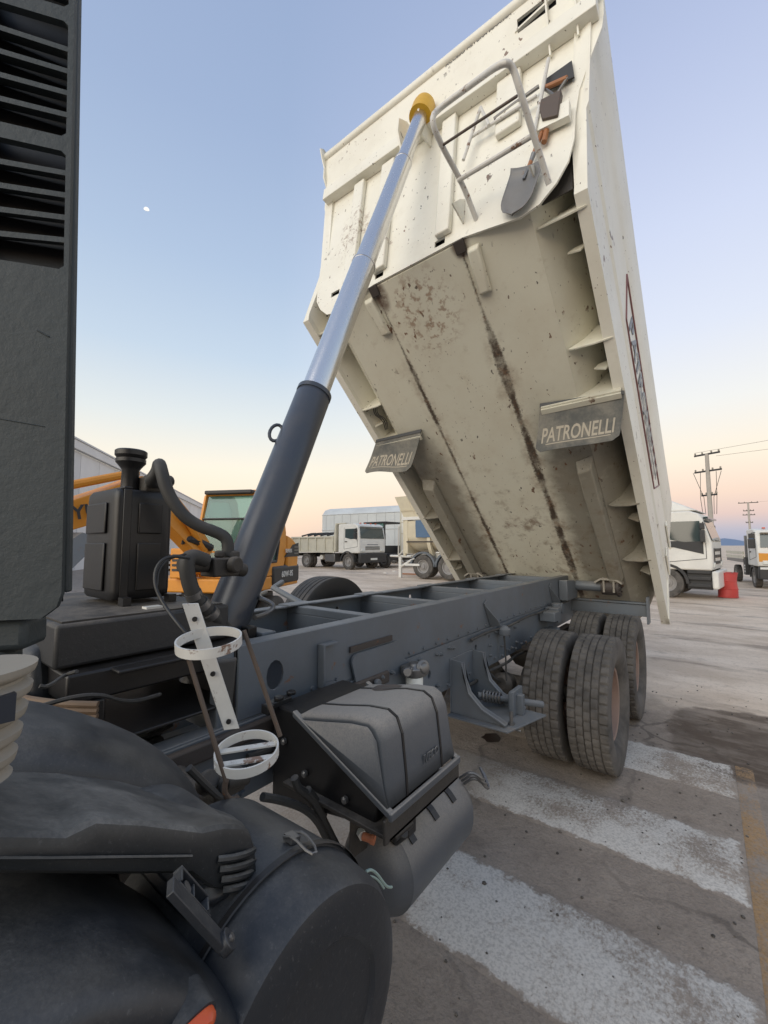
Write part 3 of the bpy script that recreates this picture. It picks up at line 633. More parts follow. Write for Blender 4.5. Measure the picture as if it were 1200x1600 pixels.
MB().prism([fw(1.20, 1.14-TL*1.2, .06), fw(1.20, 1.02, .01), fw(1.20, 1.0, .05), fw(1.20, 1.72, .30), fw(1.20, 1.72, .16)], (.012, 0, 0)).build('visor_gusset', M['body'], body)
MB().prism([fw(1.40, 1.14-TL*1.2, .06), fw(1.40, 1.02, .01), fw(1.40, 1.0, .05), fw(1.40, 1.72, .30), fw(1.40, 1.72, .16)], (.012, 0, 0)).build('visor_gusset', M['body'], body)
tm = Matrix(((1, 0, 0, .75), (0, EW.y, ON.y, 0), (0, EW.z, ON.z, 0), (0, 0, 0, 1)))
P = vis(.62, 1.665, .0215); tm = Matrix.Translation(P) @ Matrix(((1, 0, 0, 0), (-TL*EW.y, EW.y, ON.y, 0), (-TL*EW.z, EW.z, ON.z, 0), (0, 0, 0, 1)))
MB().text('ACCESO ALTURA MAXIMA', .042, tm, .002, width=.62).build('lettering', M['decal'], body)
# ram bracket on the wall
for u0 in (-.13, .10):
    MB().prism([fw(u0, 1.0, .01), fw(u0, .98, .16), fw(u0, 1.10, .24), fw(u0, 1.22, .24), fw(u0, 1.30, .12), fw(u0, 1.30, .01)], (.02, 0, 0)).build('ram_bracket', M['body'], body, bevel=.003)
# right and left side panels
def side(sg):
    pr = [(1.30, .06), (1.30, 0), (1.388, 0), (1.386, .46), (1.402, .50), (1.412, 1.08), (1.428, 1.12), (1.47, 1.60), (1.465, 1.64), (1.385, 1.65), (1.34, 1.55), (1.30, 1.1), (1.28, .5), (1.30, .06)]
    if sg < 0: pr = [(u-.0, w) for u, w in pr]
    m = MB(); rows = []
    for k in range(9):
        f = k/8
        def du(w): return (.012+(.02+.05*min(1, w/1.1))*f*f) if sg > 0 else (.012+.045*f*f-(.17*f if w > .3 else 0))
        def ds(w): return (.05 if w > .9 else -.09 if w < .2 and sg > 0 else 0)
        rows.append([V(sg*(u+du(w)), -(sr(w)+(sf(w)+ds(w)-sr(w))*f), w-(.03*f*f if sg < 0 and w < .2 else 0)) for u, w in pr])
    return m.rings(rows).build('side_panel', M['body'], body, ang=20)
side(1); side(-1)
for sg in (1, -1):
    MB().prism([V(sg*1.36, -sr(0)+0, 0), V(sg*1.36, -sr(1.6), 1.6), V(sg*1.36, -sr(1.6)-.10, 1.6), V(sg*1.36, -sr(0)-.12, 0)], (sg*.05, 0, 0)).build('rear_post', M['body'], body)
    m = MB().box(sg*1.43-.008, sg*1.43+.008, .25, .62, .55, .70); m.box(sg*1.44-.008, sg*1.44+.008, .1, .55, .95, 1.04)
    m.build('post_flange', M['body'], body)
# maroon outlined decal on the near side
def sp(s, w):
    f = (s-sr(w))/(sf(w)-sr(w)); return V(1.402+(w-.5)*(.010/.58)+.005+.012+(.02+.05*min(1, w/1.1))*f*f, -s, w)
m = MB(); A4 = [sp(3.12, 1.0), sp(2.86, .58), sp(.85, .58), sp(.55, 1.0)]
for p, q in zip(A4, A4[1:]+A4[:1]): m.tube([p, q], .008, 6)
dec = m.build('decal_frame', M['maroon'], body)
tm = Matrix.Translation(sp(1.82, .79)+V(.010, 0, 0)) @ Matrix(((0, .033, 1, 0), (1, 0, 0, 0), (0, 1, 0, 0), (0, 0, 0, 1)))
MB().text('PATRONELLI', .36, tm, .003, width=1.85).build('decal_lettering', M['decal'], body)
# gussets between floor and side
def gus(sg, s, th=.012, u0=1.05):
    pts = [(u0, .003), (1.10, -.02), (1.26, -.03), (1.345+(.05 if s > 2.8 else 0), -.005), (1.345+(.05 if s > 2.8 else 0), .30), (1.25, .36), (1.15, .12)]
    MB().prism([V(sg*u, -s, w) for u, w in pts], (0, th, 0)).build('floor_gusset', M['under'], body)
    MB().prism([V(sg*u, -(s-.26), w) for u, w in ((1.30, -.004), (1.20, .06), (1.23, .13), (1.31, .16), (1.32, .06))], (0, th, 0)).build('gusset_ear', M['under'], body)
for sg in (1, -1):
    for s in (3.95, 2.97, 1.15, .28): gus(sg, s)
    m = MB().prism([V(sg*u, -2.50, w) for u, w in ((.70, -.004), (.70, -.05), (1.385, -.05), (1.385, .04), (1.33, .36), (1.25, .36), (1.12, .10), (.95, .02))], (0, .014, 0))
    m.prism([V(sg*u, -2.485, w) for u, w in ((.70, -.05), (1.385, -.05), (1.385, -.075), (.70, -.075))], (0, .05, 0))
    m.build('flap_bracket', M['under'], body)
    # box channels that carry the hinge
    m = MB(); c0, c1 = (.87, 1.04) if sg > 0 else (.66, .83)
    c0, c1 = .85, 1.03
    m.hexa([V(sg*c0, -1.78, -.006), V(sg*c1, -1.84, -.006), V(sg*c1, .02, -.006), V(sg*c0, .02, -.006)], [V(sg*(c0+.025), -1.70, -.12), V(sg*(c1-.02), -1.74, -.12), V(sg*(c1-.02), .02, -.12), V(sg*(c0+.025), .02, -.12)])
    m.build('floor_channel', M['under'], body, bevel=.012)
    m = MB().hexa([V(sg*.50, -4.05, -.003), V(sg*.62, -4.05, -.003), V(sg*.60, -3.66, -.003), V(sg*.48, -3.66, -.003)], [V(sg*.515, -4.02, -.05), V(sg*.605, -4.02, -.05), V(sg*.585, -3.68, -.05), V(sg*.495, -3.68, -.05)])
    m.build('guide_block', M['under'], body, bevel=.012)
    m = MB().box(sg*.46-.045, sg*.46+.045, -4.13, -4.03, -.03, .01); m.build('front_lug', M['rusty'], body, bevel=.005)
    MB().box(sg*1.03-.004, sg*1.03+.004, -3.95, -2.55, -.004, .0).build('weld_bead', M['under'], body)
# thin loom of wires on the far side
for k in range(3):
    MB().tube([V(-1.15-.03*k, -2.95, .05), V(-1.2-.02*k, -2.85, .03), V(-1.12-.03*k, -2.75, .05), V(-1.2-.02*k, -2.6, .08)], .006, 6, 2).build('cable', M['rubber'], body)
# mud flaps, hanging plumb
def flap(TLc, TRc, BLc, BRc, wave):
    TLc, TRc, BLc, BRc = map(Vector, (TLc, TRc, BLc, BRc))
    def P(i, j, o=0):    # i across, j down
        p = (TLc*(1-i)+TRc*i)*(1-j)+(BLc*(1-i)+BRc*i)*j
        return p+V(0, -1, 0)*(o-.025*math.sin(j*2.6))+V(0, 0, 1)*wave*math.sin(i*math.pi*1.7+.3)*j
    rows = []; n, mm_ = 24, 12
    def mod(i, j):
        if j > .86:
            e = (j-.86)/.14; lim = .07*(1-math.sqrt(max(0, 1-e*e))); i = lim+(1-2*lim)*i
        return i, j
    m = MB(); F = [[P(*mod(i/n, j/mm_), .006) for i in range(n+1)] for j in range(mm_+1)]; Bk = [[P(*mod(i/n, j/mm_), -.006) for i in range(n+1)] for j in range(mm_+1)]
    loop = lambda G: G
    m.rings(F, cap=False, closed=False); m.rings(Bk, cap=False, closed=False)
    edge = lambda G: G[0]+[r[-1] for r in G[1:]]+G[-1][::-1][1:]+[r[0] for r in G[::-1][1:-1]]
    e0, e1 = edge(F), edge(Bk); m.rings([e0, e1], cap=False)
    m.v = [BI @ p for p in m.v]
    fl = m.build('mud_flap', M['flap'], body)
    # raised lettering follows the rubber
    m = MB().text('PATRONELLI', .30, Matrix.Identity(4), .002, width=.86)
    zs = [p.y for p in m.v]; lo, hi = min(zs), max(zs)
    m.v = [BI @ P(.5+p.x, .83-.32*(p.y-lo)/(hi-lo), .0085 if p.z > 0 else .0055) for p in m.v]
    m.build('raised_lettering', M['flaptext'], fl)
    m = MB()
    for k in range(14):
        i0, i1 = .13+k*.77/14, .13+(k+1)*.77/14
        m.add([BI @ P(i0, .855, .0085), BI @ P(i1, .855, .0085), BI @ P(i1, .875, .0085), BI @ P(i0, .875, .0085)], [(0, 1, 2, 3)])
    m.build('underline', M['flaptext'], fl)
    m = MB(); m.rings([[BI @ P(i/12, -.01, .012) for i in range(13)], [BI @ P(i/12, .07, .014) for i in range(13)], [BI @ P(i/12, .07, -.01) for i in range(13)]], cap=False, closed=False)
    m.build('flap_clamp', M['plastic'], fl)
M['flap'] = coated('mud_flap_rubber', (.050, .052, .050), .7, .0, 0, scale=4)
t = NT('mud_flap_rubber'); n1 = t.noise(5, 6, .65); n2 = t.noise(40, 4, .7)
M['flap'] = t.done(t.mix(t.mul(t.step(n1, .3, .7), t.math('ADD', t.mul(n2, .6), .4)), (.085, .088, .084), (.23, .215, .18)), .8)
t = NT('raised_rubber'); M['flaptext'] = t.done((.40, .36, .29), .8)
flap((-1.22, 4.08, 3.225), (-.50, 4.08, 3.19), (-1.29, 4.08, 2.75), (-.56, 4.08, 2.78), .006)
flap((-3.27, 4.08, 3.19), (-2.59, 4.08, 3.21), (-3.50, 4.08, 2.77), (-2.77, 4.08, 2.76), .022)

# tool rack on the wall: hoop, cross bars, posts
def loc(P): return BI @ Vector(P)
hp = [onX(745, 345, -1.33), onX(722, 285, -1.36), onX(690, 228, -1.38), onX(672, 185, -1.38), onX(688, 168, -1.36), onX(740, 130, -1.08), onX(783, 98, -.84), onX(800, 100, -.80), onX(812, 140, -.78), onX(835, 215, -.76), onX(858, 288, -.73)]
hp = [loc(p) for p in hp]
def arcpath(pts, idx):
    return pts
rk = MB().tube(hp, .020, 12, 2).build('rack_hoop', M['wbracket'], body)
MB().tube([loc(onX(690, 228, -1.38)), loc(onX(808, 150, -.79))], .009, 8).build('rack_bar', M['rod'], body)
MB().tube([loc(onX(716, 282, -1.37)), loc(onX(832, 212, -.77))], .017, 10).build('rack_bar', M['wbracket'], body)
MB().prism([fw(.50, .10, .01), fw(.50, .30, .01), fw(.50, .24, .09), fw(.50, .12, .20)], (.012, 0, 0)).build('rack_foot', M['body'], body)
MB().prism([fw(1.09, .10, .01), fw(1.09, .22, .01), fw(1.09, .20, .06), fw(1.09, .12, .14)], (.012, 0, 0)).build('rack_foot', M['body'], body)
def wpt(x, y, off=0):      # point on the front wall seen along a sight line, then lifted off the wall
    n = BM.to_3x3() @ ON; p0 = BM @ fw(0, 0); v = ray(x, y); q = C0+v*((p0-C0).dot(n)/v.dot(n))
    return (BI @ q)+ON*off
def wq(x, y, off):         # on a plane parallel to the wall, off metres in front of it
    n = BM.to_3x3() @ ON; p0 = BM @ fw(0, 0, off); v = ray(x, y); q = C0+v*((p0-C0).dot(n)/v.dot(n)); return BI @ q
for pts in ([(724, 250), (751, 168)], [(751, 168), (764, 196)], [(834, 212), (857, 92)]):
    MB().tube([wq(*p, .09) for p in pts], .014, 8).build('rack_post', M['wbracket'], body)
MB().tube([wq(735, 215, .08), wq(838, 150, .08)], .013, 8).build('rack_rail', M['wbracket'], body)
a = [wq(838, 196, .03), wq(892, 165, .03), wq(892, 190, .03), wq(838, 216, .03)]
MB().prism(a, ON*.05).build('rack_shelf', M['body'], body)
MB().prism([wq(772, 165, .02), wq(783, 158, .02), wq(795, 172, .02), wq(778, 192, .02)], ON*.01).build('rack_lug', M['body'], body)

# ---- wheels
def tyre_mesh(Rr=.52, w=.285, rim=.292, blocks=46, tread=True):
    hw = w/2; sub = 5; na = blocks*sub
    cols = []    # (x, r, rib or -1)
    cols += [(-hw*.62, rim-.006, -1), (-hw*.80, rim+.015, -1), (-hw*.97, rim+.07, -1), (-hw*1.03, rim+.125, -1), (-hw*1.0, Rr-.045, -1), (-hw*.96, Rr-.014, -1)]
    ribs = [(-.93, -.58), (-.52, -.20), (-.15, .15), (.20, .52), (.58, .93)]
    for k, (a, c) in enumerate(ribs):
        d = .004*abs((a+c)/2)**2*2
        for x in (a, a+.02, (a+c)/2, c-.02, c):
            cols.append((x*hw, Rr-d-(.003 if x in (a, c) else 0), k))
        if k < 4: cols += [(c*hw+.0035, Rr-.017, -2), (ribs[k+1][0]*hw-.0035, Rr-.017, -2)]
    cols += [(-x, r, k) for x, r, k in cols[:6][::-1]]
    m = MB(); rows = []
    for j in range(na):
        a = 2*math.pi*j/na; row = []
        for x, r, k in cols:
            rr_ = r; aa = a
            if tread and k >= 0:
                ph = (j+(2 if k % 2 else 0)) % sub
                if ph == 0: rr_ = r-(.014 if k in (0, 4) else .009)
            if tread and k == -1 and r > Rr-.05 and (j % sub) == 0: rr_ -= .004
            row.append(V(x, math.cos(aa)*rr_, math.sin(aa)*rr_))
        rows.append(row)
    n = len(cols)
    m.add([p for r in rows for p in r], [(j*n+i, j*n+i+1, ((j+1) % na)*n+i+1, ((j+1) % na)*n+i) for j in range(na) for i in range(n-1)])
    return m
def rim_mesh(rim=.292, w=.285, dish=-.07, n=32):
    hw = w/2; m = MB()
    m.lathe([(hw*.62, rim-.004), (hw*.66, rim-.012), (hw*.62, rim-.030), (hw*.2, rim-.042), (dish, rim-.055), (dish-.012, .19), (dish-.002, .15), (dish+.03, .13), (dish+.035, .10), (dish+.085, .095), (dish+.095, .07), (dish+.095, .001)], (0, 0, 0), (1, 0, 0), n, cap=False)
    m.lathe([(-hw*.66, rim-.004), (-hw*.62, rim-.035), (dish, rim-.057)], (0, 0, 0), (1, 0, 0), n, cap=False)
    for k in range(10):
        a = k*.628; y, z = .168*math.cos(a), .168*math.sin(a)
        m.cyl((dish-.004, y, z), (dish+.03, y, z), .014, n=6)
        a += .314; y, z = .222*math.cos(a), .222*math.sin(a)
        m.cyl((dish-.03, y, z), (dish+.004 if False else dish-.028, y, z), .02, n=8)
    return m
first = None
for yc in (4.06, 5.42):
    for xc, flipx in ((-.775, 1), (-1.125, -1), (-2.955, -1), (-2.610, 1)):
        Mw = Matrix.Translation((xc, yc-.05, .538)) @ Matrix.Rotation(0 if flipx > 0 else math.pi, 4, 'Z') @ Matrix.Rotation(random.random()*6, 4, 'X') @ Matrix.Diagonal((1.04, 1.035, 1.035, 1))
        if first is None:
            wh = rim_mesh().build('wheel', M['rim'], T); ty = tyre_mesh().build('tyre', M['tyre'], wh, ang=40); first = (wh, ty)
        else:
            wh = cp(first[0]); ty = cp(first[1], wh)
        wh.matrix_parent_inverse = Matrix.Translation(-Vector(T.location)); wh.matrix_basis = Mw
# spare wheel on the far side of the frame
Ms = Matrix.Translation((-3.02, 2.98, 1.02))
wh = rim_mesh(dish=.0).build('spare_wheel', M['tyre_dark'], T); wh.matrix_parent_inverse = Matrix.Translation(-Vector(T.location)); wh.matrix_basis = Ms
tyre_mesh(blocks=40, tread=False).build('tyre', M['tyre_dark'], wh, ang=40)
MB().tube([V(-2.28, 2.0, 1.44), V(-2.6, 2.0, 1.53), V(-2.75, 2.2, 1.55)], .022, 8).build('spare_carrier', M['frame'], T)
# axles and suspension
for yc in (4.06, 5.42):
    MB().cyl((-3.0, yc, .522), (-.9, yc, .522), .075).lathe([(-.22, .1), (-.12, .2), (0, .23), (.12, .2), (.22, .1)], (-1.88, yc, .522), (1, 0, 0)).build('axle', M['grime'], T)
    MB().lathe([(0, .02), (0, .20), (.13, .20), (.14, .15)], (-1.42, yc, .522), (1, 0, 0)).build('brake_drum', M['grime'], T)
for xs_ in (-1.38, -2.38):
    m = MB()
    for k in range(7):
        l = 1.25-.11*k; m.box(xs_-.04, xs_+.04, 4.74-l*.62, 4.74+l*.62, .70+.028*(6-k), .724+.028*(6-k))
    m.build('leaf_spring', M['rusty'], T, bevel=.004)
    MB().box(xs_-.06, xs_+.06, 4.60, 4.88, .62, .95).build('spring_saddle', M['frame'], T, bevel=.01)
for y in (4.2, 4.32, 4.44):
    pass
m = MB().box(-1.46, -1.30, 4.62, 4.80, 1.04, 1.14).box(-1.46, -1.32, 4.82, 4.94, 1.0, 1.16).cyl((-1.40, 5.02, 1.02), (-1.40, 5.02, 1.19), .05).cyl((-1.46, 5.16, 1.12), (-1.36, 5.16, 1.12), .06)
m.build('brake_valve', M['frame'], T, bevel=.008)
m = MB().lathe([(0, .045), (.02, .055), (.05, .055), (.06, .04), (.075, .03), (.08, .012)], (-1.40, 3.48, 1.09), (0, 0, 1), 20)
rel = m.build('relay_valve', M['frame'], T)
MB().tube([V(-1.40, 3.48, 1.09), V(-1.39, 3.48, .95), V(-1.38, 3.46, .72)], .007, 6, 1).build('relay_pipe', M['rubber'], rel)
for k in range(3):
    MB().tube([V(-1.5, 3.05+.1*k, .86), V(-1.42, 3.2+.1*k, .72), V(-1.5, 3.4+.1*k, .66), V(-1.7, 3.6+.1*k, .6)], .012, 6, 2).build('brake_hose', M['rubber'], T)
MB().lathe([(0, .07), (.02, .09), (.12, .09), (.16, .05)], (-1.45, 3.66, .64), (0, -.5, .1), 18).build('brake_chamber', M['grime'], T)

# ---- spring bracket with the stay rod
br = MB()
for y0 in (2.64, 2.98):
    pts = [(-1.456, 1.055), (-1.36, 1.05), (-1.345, .95), (-1.31, .86), (-1.22, .78), (-1.10, .735), (-1.06, .715), (-1.06, .70), (-1.456, .70)]
    br.prism([V(x, y0, z) for x, z in pts], (0, .012, 0))
    br.prism([V(x, y0-.02, z) for x, z in pts[1:7]]+[V(x-.002, y0-.02, z-.012) for x, z in pts[1:7]][::-1], (0, .05, 0))
br.box(-1.456, -1.448, 2.63, 3.01, .70, 1.06)
bk = br.build('stay_bracket', M['frame'], T, bevel=.002)
MB().hexa([V(-1.456, 2.58, .688), V(-1.03, 2.58, .688), V(-.92, 3.0, .688), V(-1.456, 3.03, .688)], [V(-1.456, 2.58, .699), V(-1.03, 2.58, .699), V(-.92, 3.0, .699), V(-1.456, 3.03, .699)]).build('bracket_foot', M['frame'], bk, bevel=.002)
MB().cyl((-1.33, 2.80, .80), (-1.12, 3.0, .745), .020, n=12).cyl((-1.16, 2.96, .755), (-1.0, 3.17, .70), .024, n=12).build('stay_rod', M['frame'], bk)
sprg = []
for i in range(60):
    a = i/60*2*math.pi*6; f = i/59; c = V(-1.30, 2.828, .792).lerp(V(-1.20, 2.923, .766), f); sprg.append(c+V(.0, .034*math.cos(a), .034*math.sin(a)))
MB().tube(sprg, .008, 6).build('coil_spring', M['steel'], bk)
MB().box(-1.11, -1.08, 2.82, 3.0, .70, .86).box(-1.14, -1.04, 2.88, 2.93, .70, .83).build('rod_clevis', M['frame'], bk, bevel=.004)
MB().cyl((-1.05, 2.70, .66), (-1.05, 2.70, .78), .012, n=8).cyl((-1.05, 2.70, .70), (-1.05, 2.70, .712), .022, n=6).cyl((-1.11, 2.70, .675), (-.99, 2.70, .675), .007, n=6).build('bracket_bolt', M['steel'], bk)

for k, (y0, y1, z, r) in enumerate(((2.9, 5.7, 1.145, .010), (1.0, 1.95, 1.03, .013), (1.0, 1.9, .99, .010), (2.75, 4.4, .84, .012))):
    n = 9; MB().tube([V(-1.425-.012*math.sin(i*1.9+k), y0+(y1-y0)*i/(n-1), z+.010*math.sin(i*2.3+k)) for i in range(n)], r, 8, 1).build('air_line', M['rubber'], T)
rq = random.Random(11)
for k in range(9):
    a = V(rq.uniform(-1.9, -1.5), rq.uniform(.15, .5), rq.uniform(1.05, 1.2)); p = [a]
    for _ in range(4): p.append(p[-1]+V(rq.uniform(-.12, .10), rq.uniform(.02, .14), rq.uniform(-.06, .05)))
    MB().tube(p, rq.choice((.007, .010, .016)), 8, 2).build('gearbox_hose', M['rubber'] if k % 3 else M['grime'], T)
for k in range(4):
    c = V(-1.55+.10*k-.1*(k % 2), .36+.09*k, 1.10-.02*k); MB().lathe([(0, .03), (.03, .034), (.04, .022), (.07, .022), (.075, .012)], c, (rq.uniform(-.4, .4), rq.uniform(-.3, .8), .8), 14).build('gearbox_union', M['grime'], T)
# ---- fuel filter
fx, fy = -1.39, 2.09
fh = MB().lathe([(0, .045), (.015, .055), (.05, .055), (.065, .035), (.08, .03)], (fx, fy, 1.085), (0, 0, 1), 18).box(fx-.06, fx+.02, fy-.06, fy+.05, 1.10, 1.15).cyl((fx-.02, fy-.07, 1.125), (fx+.02, fy-.10, 1.135), .025).lathe([(0, .046), (.012, .05), (.02, .03), (.028, .03), (.034, .016)], (fx+.04, fy+.02, 1.135), (1, -.3, .2), 18).build('filter_head', M['steel'], T, bevel=.004)
MB().lathe([(0, .04), (.008, .05), (.15, .05), (.155, .047)], (fx, fy, .93), (0, 0, 1), 22).build('filter_can', M['ivory'], fh)

# ---- battery box
def P3(x, y, X): return onX(x, y, X)
bx0, bx1, by0, by1, bz0, bz1 = -1.36, -.80, 1.07, 1.45, 1.02, 1.31
bb = MB().prism([V(-1.40, 1.09, .86), V(-.88, 1.09, .95), V(-.86, 1.09, 1.06), V(-1.20, 1.09, 1.215), V(-1.40, 1.09, 1.215)], (0, .40, 0)).build('battery_box', M['black'], T, bevel=.008)
# cover: side profile drawn in X-Z, sloping lower edge
def crow(y, k):
    pts = [(-1.36, 1.13), (-1.36, 1.21), (-1.34, 1.245), (-1.30, 1.262), (-1.05, 1.30), (-.90, 1.315), (-.845, 1.305), (-.815, 1.27), (-.80, 1.20), (-.79, 1.03), (-.90, 1.03), (-1.05, 1.06), (-1.25, 1.12)]
    c = V(-1.05, 0, 1.15)
    return [V(c.x+(x-c.x)*k, y, c.z+(z-c.z)*k) if z > 1.13 or k == 1 else V(x, y, z) for x, z in pts]
# rewrite: cover as a shell with a slanted skirt running from the frame edge down to the outer lower corner
def cov(y, ins):
    pts = [(-1.21, 1.225), (-1.21, 1.232-ins*.3), (-1.18+ins*.3, 1.250-ins), (-1.08, 1.268-ins), (-.95, 1.295-ins), (-.87-ins*.3, 1.302-ins), (-.835-ins, 1.285-ins*.8), (-.815-ins, 1.24), (-.80-ins*.6, 1.12), (-.795, 1.055)]
    return [V(x, y, z) for x, z in pts]
rows = [cov(by0-.018, .026), cov(by0-.013, .014), cov(by0, .004), cov(by0+.02, .0), cov(by1-.02, .0), cov(by1, .004), cov(by1+.013, .014), cov(by1+.018, .026)]
m = MB().rings(rows, cap=False, closed=False)
n = len(rows[0])
for r in (rows[0], rows[-1]):
    low = [V(-1.36, r[0].y, 1.10), V(-.795, r[0].y, .925)]
    m.add(r, [list(range(n))])
cvr = m.build('battery_cover', M['cover'], bb, ang=50)
sm = cvr.modifiers.new('thick', 'SOLIDIFY'); sm.thickness = .006; sm.offset = -1
for y in (by0-.028, by1+.008):      # skirt lip along the slanted edge, both ends
    MB().hexa([V(-1.23, y, 1.225), V(-.78, y, 1.030), V(-.78, y+.022, 1.030), V(-1.23, y+.022, 1.225)], [V(-1.23, y, 1.245), V(-.785, y, 1.055), V(-.785, y+.022, 1.055), V(-1.23, y+.022, 1.245)]).build('cover_lip', M['cover'], cvr, bevel=.004)
MB().box(-.79, -.776, by0-.03, by1+.03, 1.03, 1.055).build('cover_lip', M['cover'], cvr, bevel=.004)
for y in (by0+.075, by1-.085):      # retaining straps moulded into the cover
    pr = [(p.x, p.z) for p in cov(0, 0)][2:]
    m = MB()
    for (x0, z0), (x1, z1) in zip(pr, pr[1:]):
        dx, dz = x1-x0, z1-z0; l = math.hypot(dx, dz); nx_, nz_ = -dz/l*.003, dx/l*.003
        m.hexa([V(x0, y, z0), V(x1, y, z1), V(x1, y+.010, z1), V(x0, y+.010, z0)], [V(x0+nx_, y, z0+nz_), V(x1+nx_, y, z1+nz_), V(x1+nx_, y+.010, z1+nz_), V(x0+nx_, y+.010, z0+nz_)])
    m.build('cover_strap', M['black'], cvr)
m = MB().text('IVECO', .042, Matrix.Translation((-.797, 1.30, 1.12)) @ Matrix(((0, .08, 1, 0), (1, 0, 0, 0), (0, 1, 0, 0), (0, 0, 0, 1))), .003, width=.10)
m.build('moulded_lettering', M['cover'], cvr)
MB().add([V(-1.06+.07*math.cos(a*.628)*(1+.15*math.sin(a*2.1)), 1.385+.045*math.sin(a*.628), 1.275+.07*math.cos(a*.628)*(1+.15*math.sin(a*2.1))*.19) for a in range(10)], [list(range(10))]).build('rust_stain', M['rusty'], cvr)
MB().box(-1.30, -.80, 1.06, 1.50, .955, .968).box(-.81, -.80, 1.04, 1.51, .955, 1.025).build('battery_tray', M['grime'], bb, bevel=.003)
MB().box(-1.40, -1.355, 1.03, 1.06, 1.20, 1.235).box(-1.41, -1.37, 1.06, 1.16, 1.21, 1.235).cyl((-1.38, 1.10, 1.235), (-1.38, 1.10, 1.25), .02, n=8).cyl((-1.39, 1.17, 1.235), (-1.39, 1.17, 1.25), .02, n=8).build('box_latch', M['black'], bb, bevel=.004)
for p in ((-1.2, 1.085, 1.02), (-1.0, 1.085, 1.0), (-1.32, 1.085, 1.10)):
    MB().lathe([(0, .012), (.012, .012), (.016, .006)], p, (0, -1, 0), 10).build('box_bolt', M['steel'], bb)
MB().lathe([(0, .018), (.012, .022), (.024, .018)], (-1.43, 1.78, 1.12), (1, 0, 0), 12).build('rail_fitting', M['frame'], T)

# ---- air tank
at0, at1, ax_, az_, ar = 1.18, 1.80, -1.0, .69, .155
m = MB().lathe([(0, .02), (.005, .06), (.02, .11), (.045, .137), (.075, .150), (.08, ar), (at1-at0-.08, ar), (at1-at0-.075, .150), (at1-at0-.045, .137), (at1-at0-.02, .11), (at1-at0-.005, .06), (at1-at0, .02)], (ax_, at0, az_), (0, 1, 0), 40)
atk = m.build('air_tank', M['cover'], T, ang=40)
for y in (1.30, 1.46, 1.60):
    m = MB(); pts = [(ax_+ (ar+.003)*math.cos(a), az_+(ar+.003)*math.sin(a)) for a in [math.pi*(.22+.07*i) for i in range(5)]]
    for (x0, z0), (x1, z1) in zip(pts, pts[1:]):
        m.hexa([V(x0, y, z0), V(x1, y, z1), V(x1, y+.03, z1), V(x0, y+.03, z0)], [V(ax_+(x0-ax_)*1.025, y, az_+(z0-az_)*1.025), V(ax_+(x1-ax_)*1.025, y, az_+(z1-az_)*1.025), V(ax_+(x1-ax_)*1.025, y+.03, az_+(z1-az_)*1.025), V(ax_+(x0-ax_)*1.025, y+.03, az_+(z0-az_)*1.025)])
    m.build('tank_strap', M['black'], atk)
m = MB().cyl((-.92, 1.25, .82), (-.88, 1.25, .86), .022).cyl((-.89, 1.2, .86), (-.89, 1.31, .855), .014).box(-.93, -.88, 1.28, 1.33, .82, .87)
m.build('tank_valve', M['black'], atk, bevel=.004)
for k in range(3):
    a = V(-.90, 1.70+.02*k, .84-.02*k); MB().tube([a, a+V(.05, .02, .04), a+V(.10, .06, -.01-.01*k), a+V(.05, .10, .02)], .006, 6, 2).build('pipe_fitting', M['steel'], atk)

# ---- test plate with copper fitting
pl = MB().hexa([onX(548, 1275, -1.0), onX(578, 1262, -1.0), onX(577, 1322, -1.0), onX(546, 1345, -1.0)], [onX(548, 1275, -1.0)+V(-.006, .003, 0), onX(578, 1262, -1.0)+V(-.006, .003, 0), onX(577, 1322, -1.0)+V(-.006, .003, 0), onX(546, 1345, -1.0)+V(-.006, .003, 0)]).build('fitting_plate', M['grime'], T)
pc = onX(563, 1300, -.995)
MB().cyl(pc, pc+V(.02, -.01, 0), .016, n=6).build('plate_nut', M['ivory'], pl)
MB().cyl(pc+V(.02, -.01, 0), pc+V(.055, .0, -.002), .0125).cyl(pc+V(.05, -.002, -.002), pc+V(.062, .002, -.003), .015, n=10).build('air_coupling', M['copper'], pl)
# hoses around there
for pts, r in (([(410, 1245), (440, 1250), (475, 1262), (495, 1280), (510, 1310), (525, 1340)], .013), ([(460, 1215), (465, 1232), (485, 1245), (500, 1270), (520, 1310), (533, 1335)], .014), ([(480, 1235), (492, 1250), (505, 1275)], .016)):
    MB().tube([onX(*p, -1.12) for p in pts], r, 8, 2).build('air_hose', M['rubber'], T)
MB().tube([onX(*p, -.80) for p in ((572, 1362), (580, 1358), (590, 1366), (598, 1378), (605, 1386), (612, 1386))], .004, 6, 2).build('loose_wire', M['pwire'], T)
MB().tube([onX(*p, -.80) for p in ((574, 1368), (584, 1370), (592, 1376), (600, 1388))], .003, 6, 2).build('loose_wire', M['pwire'], T)
MB().tube([onX(*p, -1.10) for p in ((295, 1200), (330, 1235), (350, 1250), (345, 1225), (352, 1215))], .010, 8, 2).build('air_hose', M['rubber'], T)
m = MB(); c = onX(320, 1225, -1.15); m.cyl(c, c+V(.03, 0, .02), .03).cyl(c+V(.02, .05, -.01), c+V(.03, .12, -.02), .022).box(c.x-.05, c.x+.02, c.y+.02, c.y+.12, c.z-.06, c.z); m.build('pipe_manifold', M['grime'], T, bevel=.006)

# ---- extinguisher cage (white rings on a bar)
ec = V(-.93, .575, 1.64); ax3 = (V(-.93, .63, 1.43)-V(-.98, .575, 1.64))
top = V(*onX(327, 1003, -.92)); bot = V(*onX(386, 1176, -.87))
axd = (bot-top).normalized(); cage = None
uu = (V(0, 0, 1).cross(axd)).normalized(); ww = axd.cross(uu)
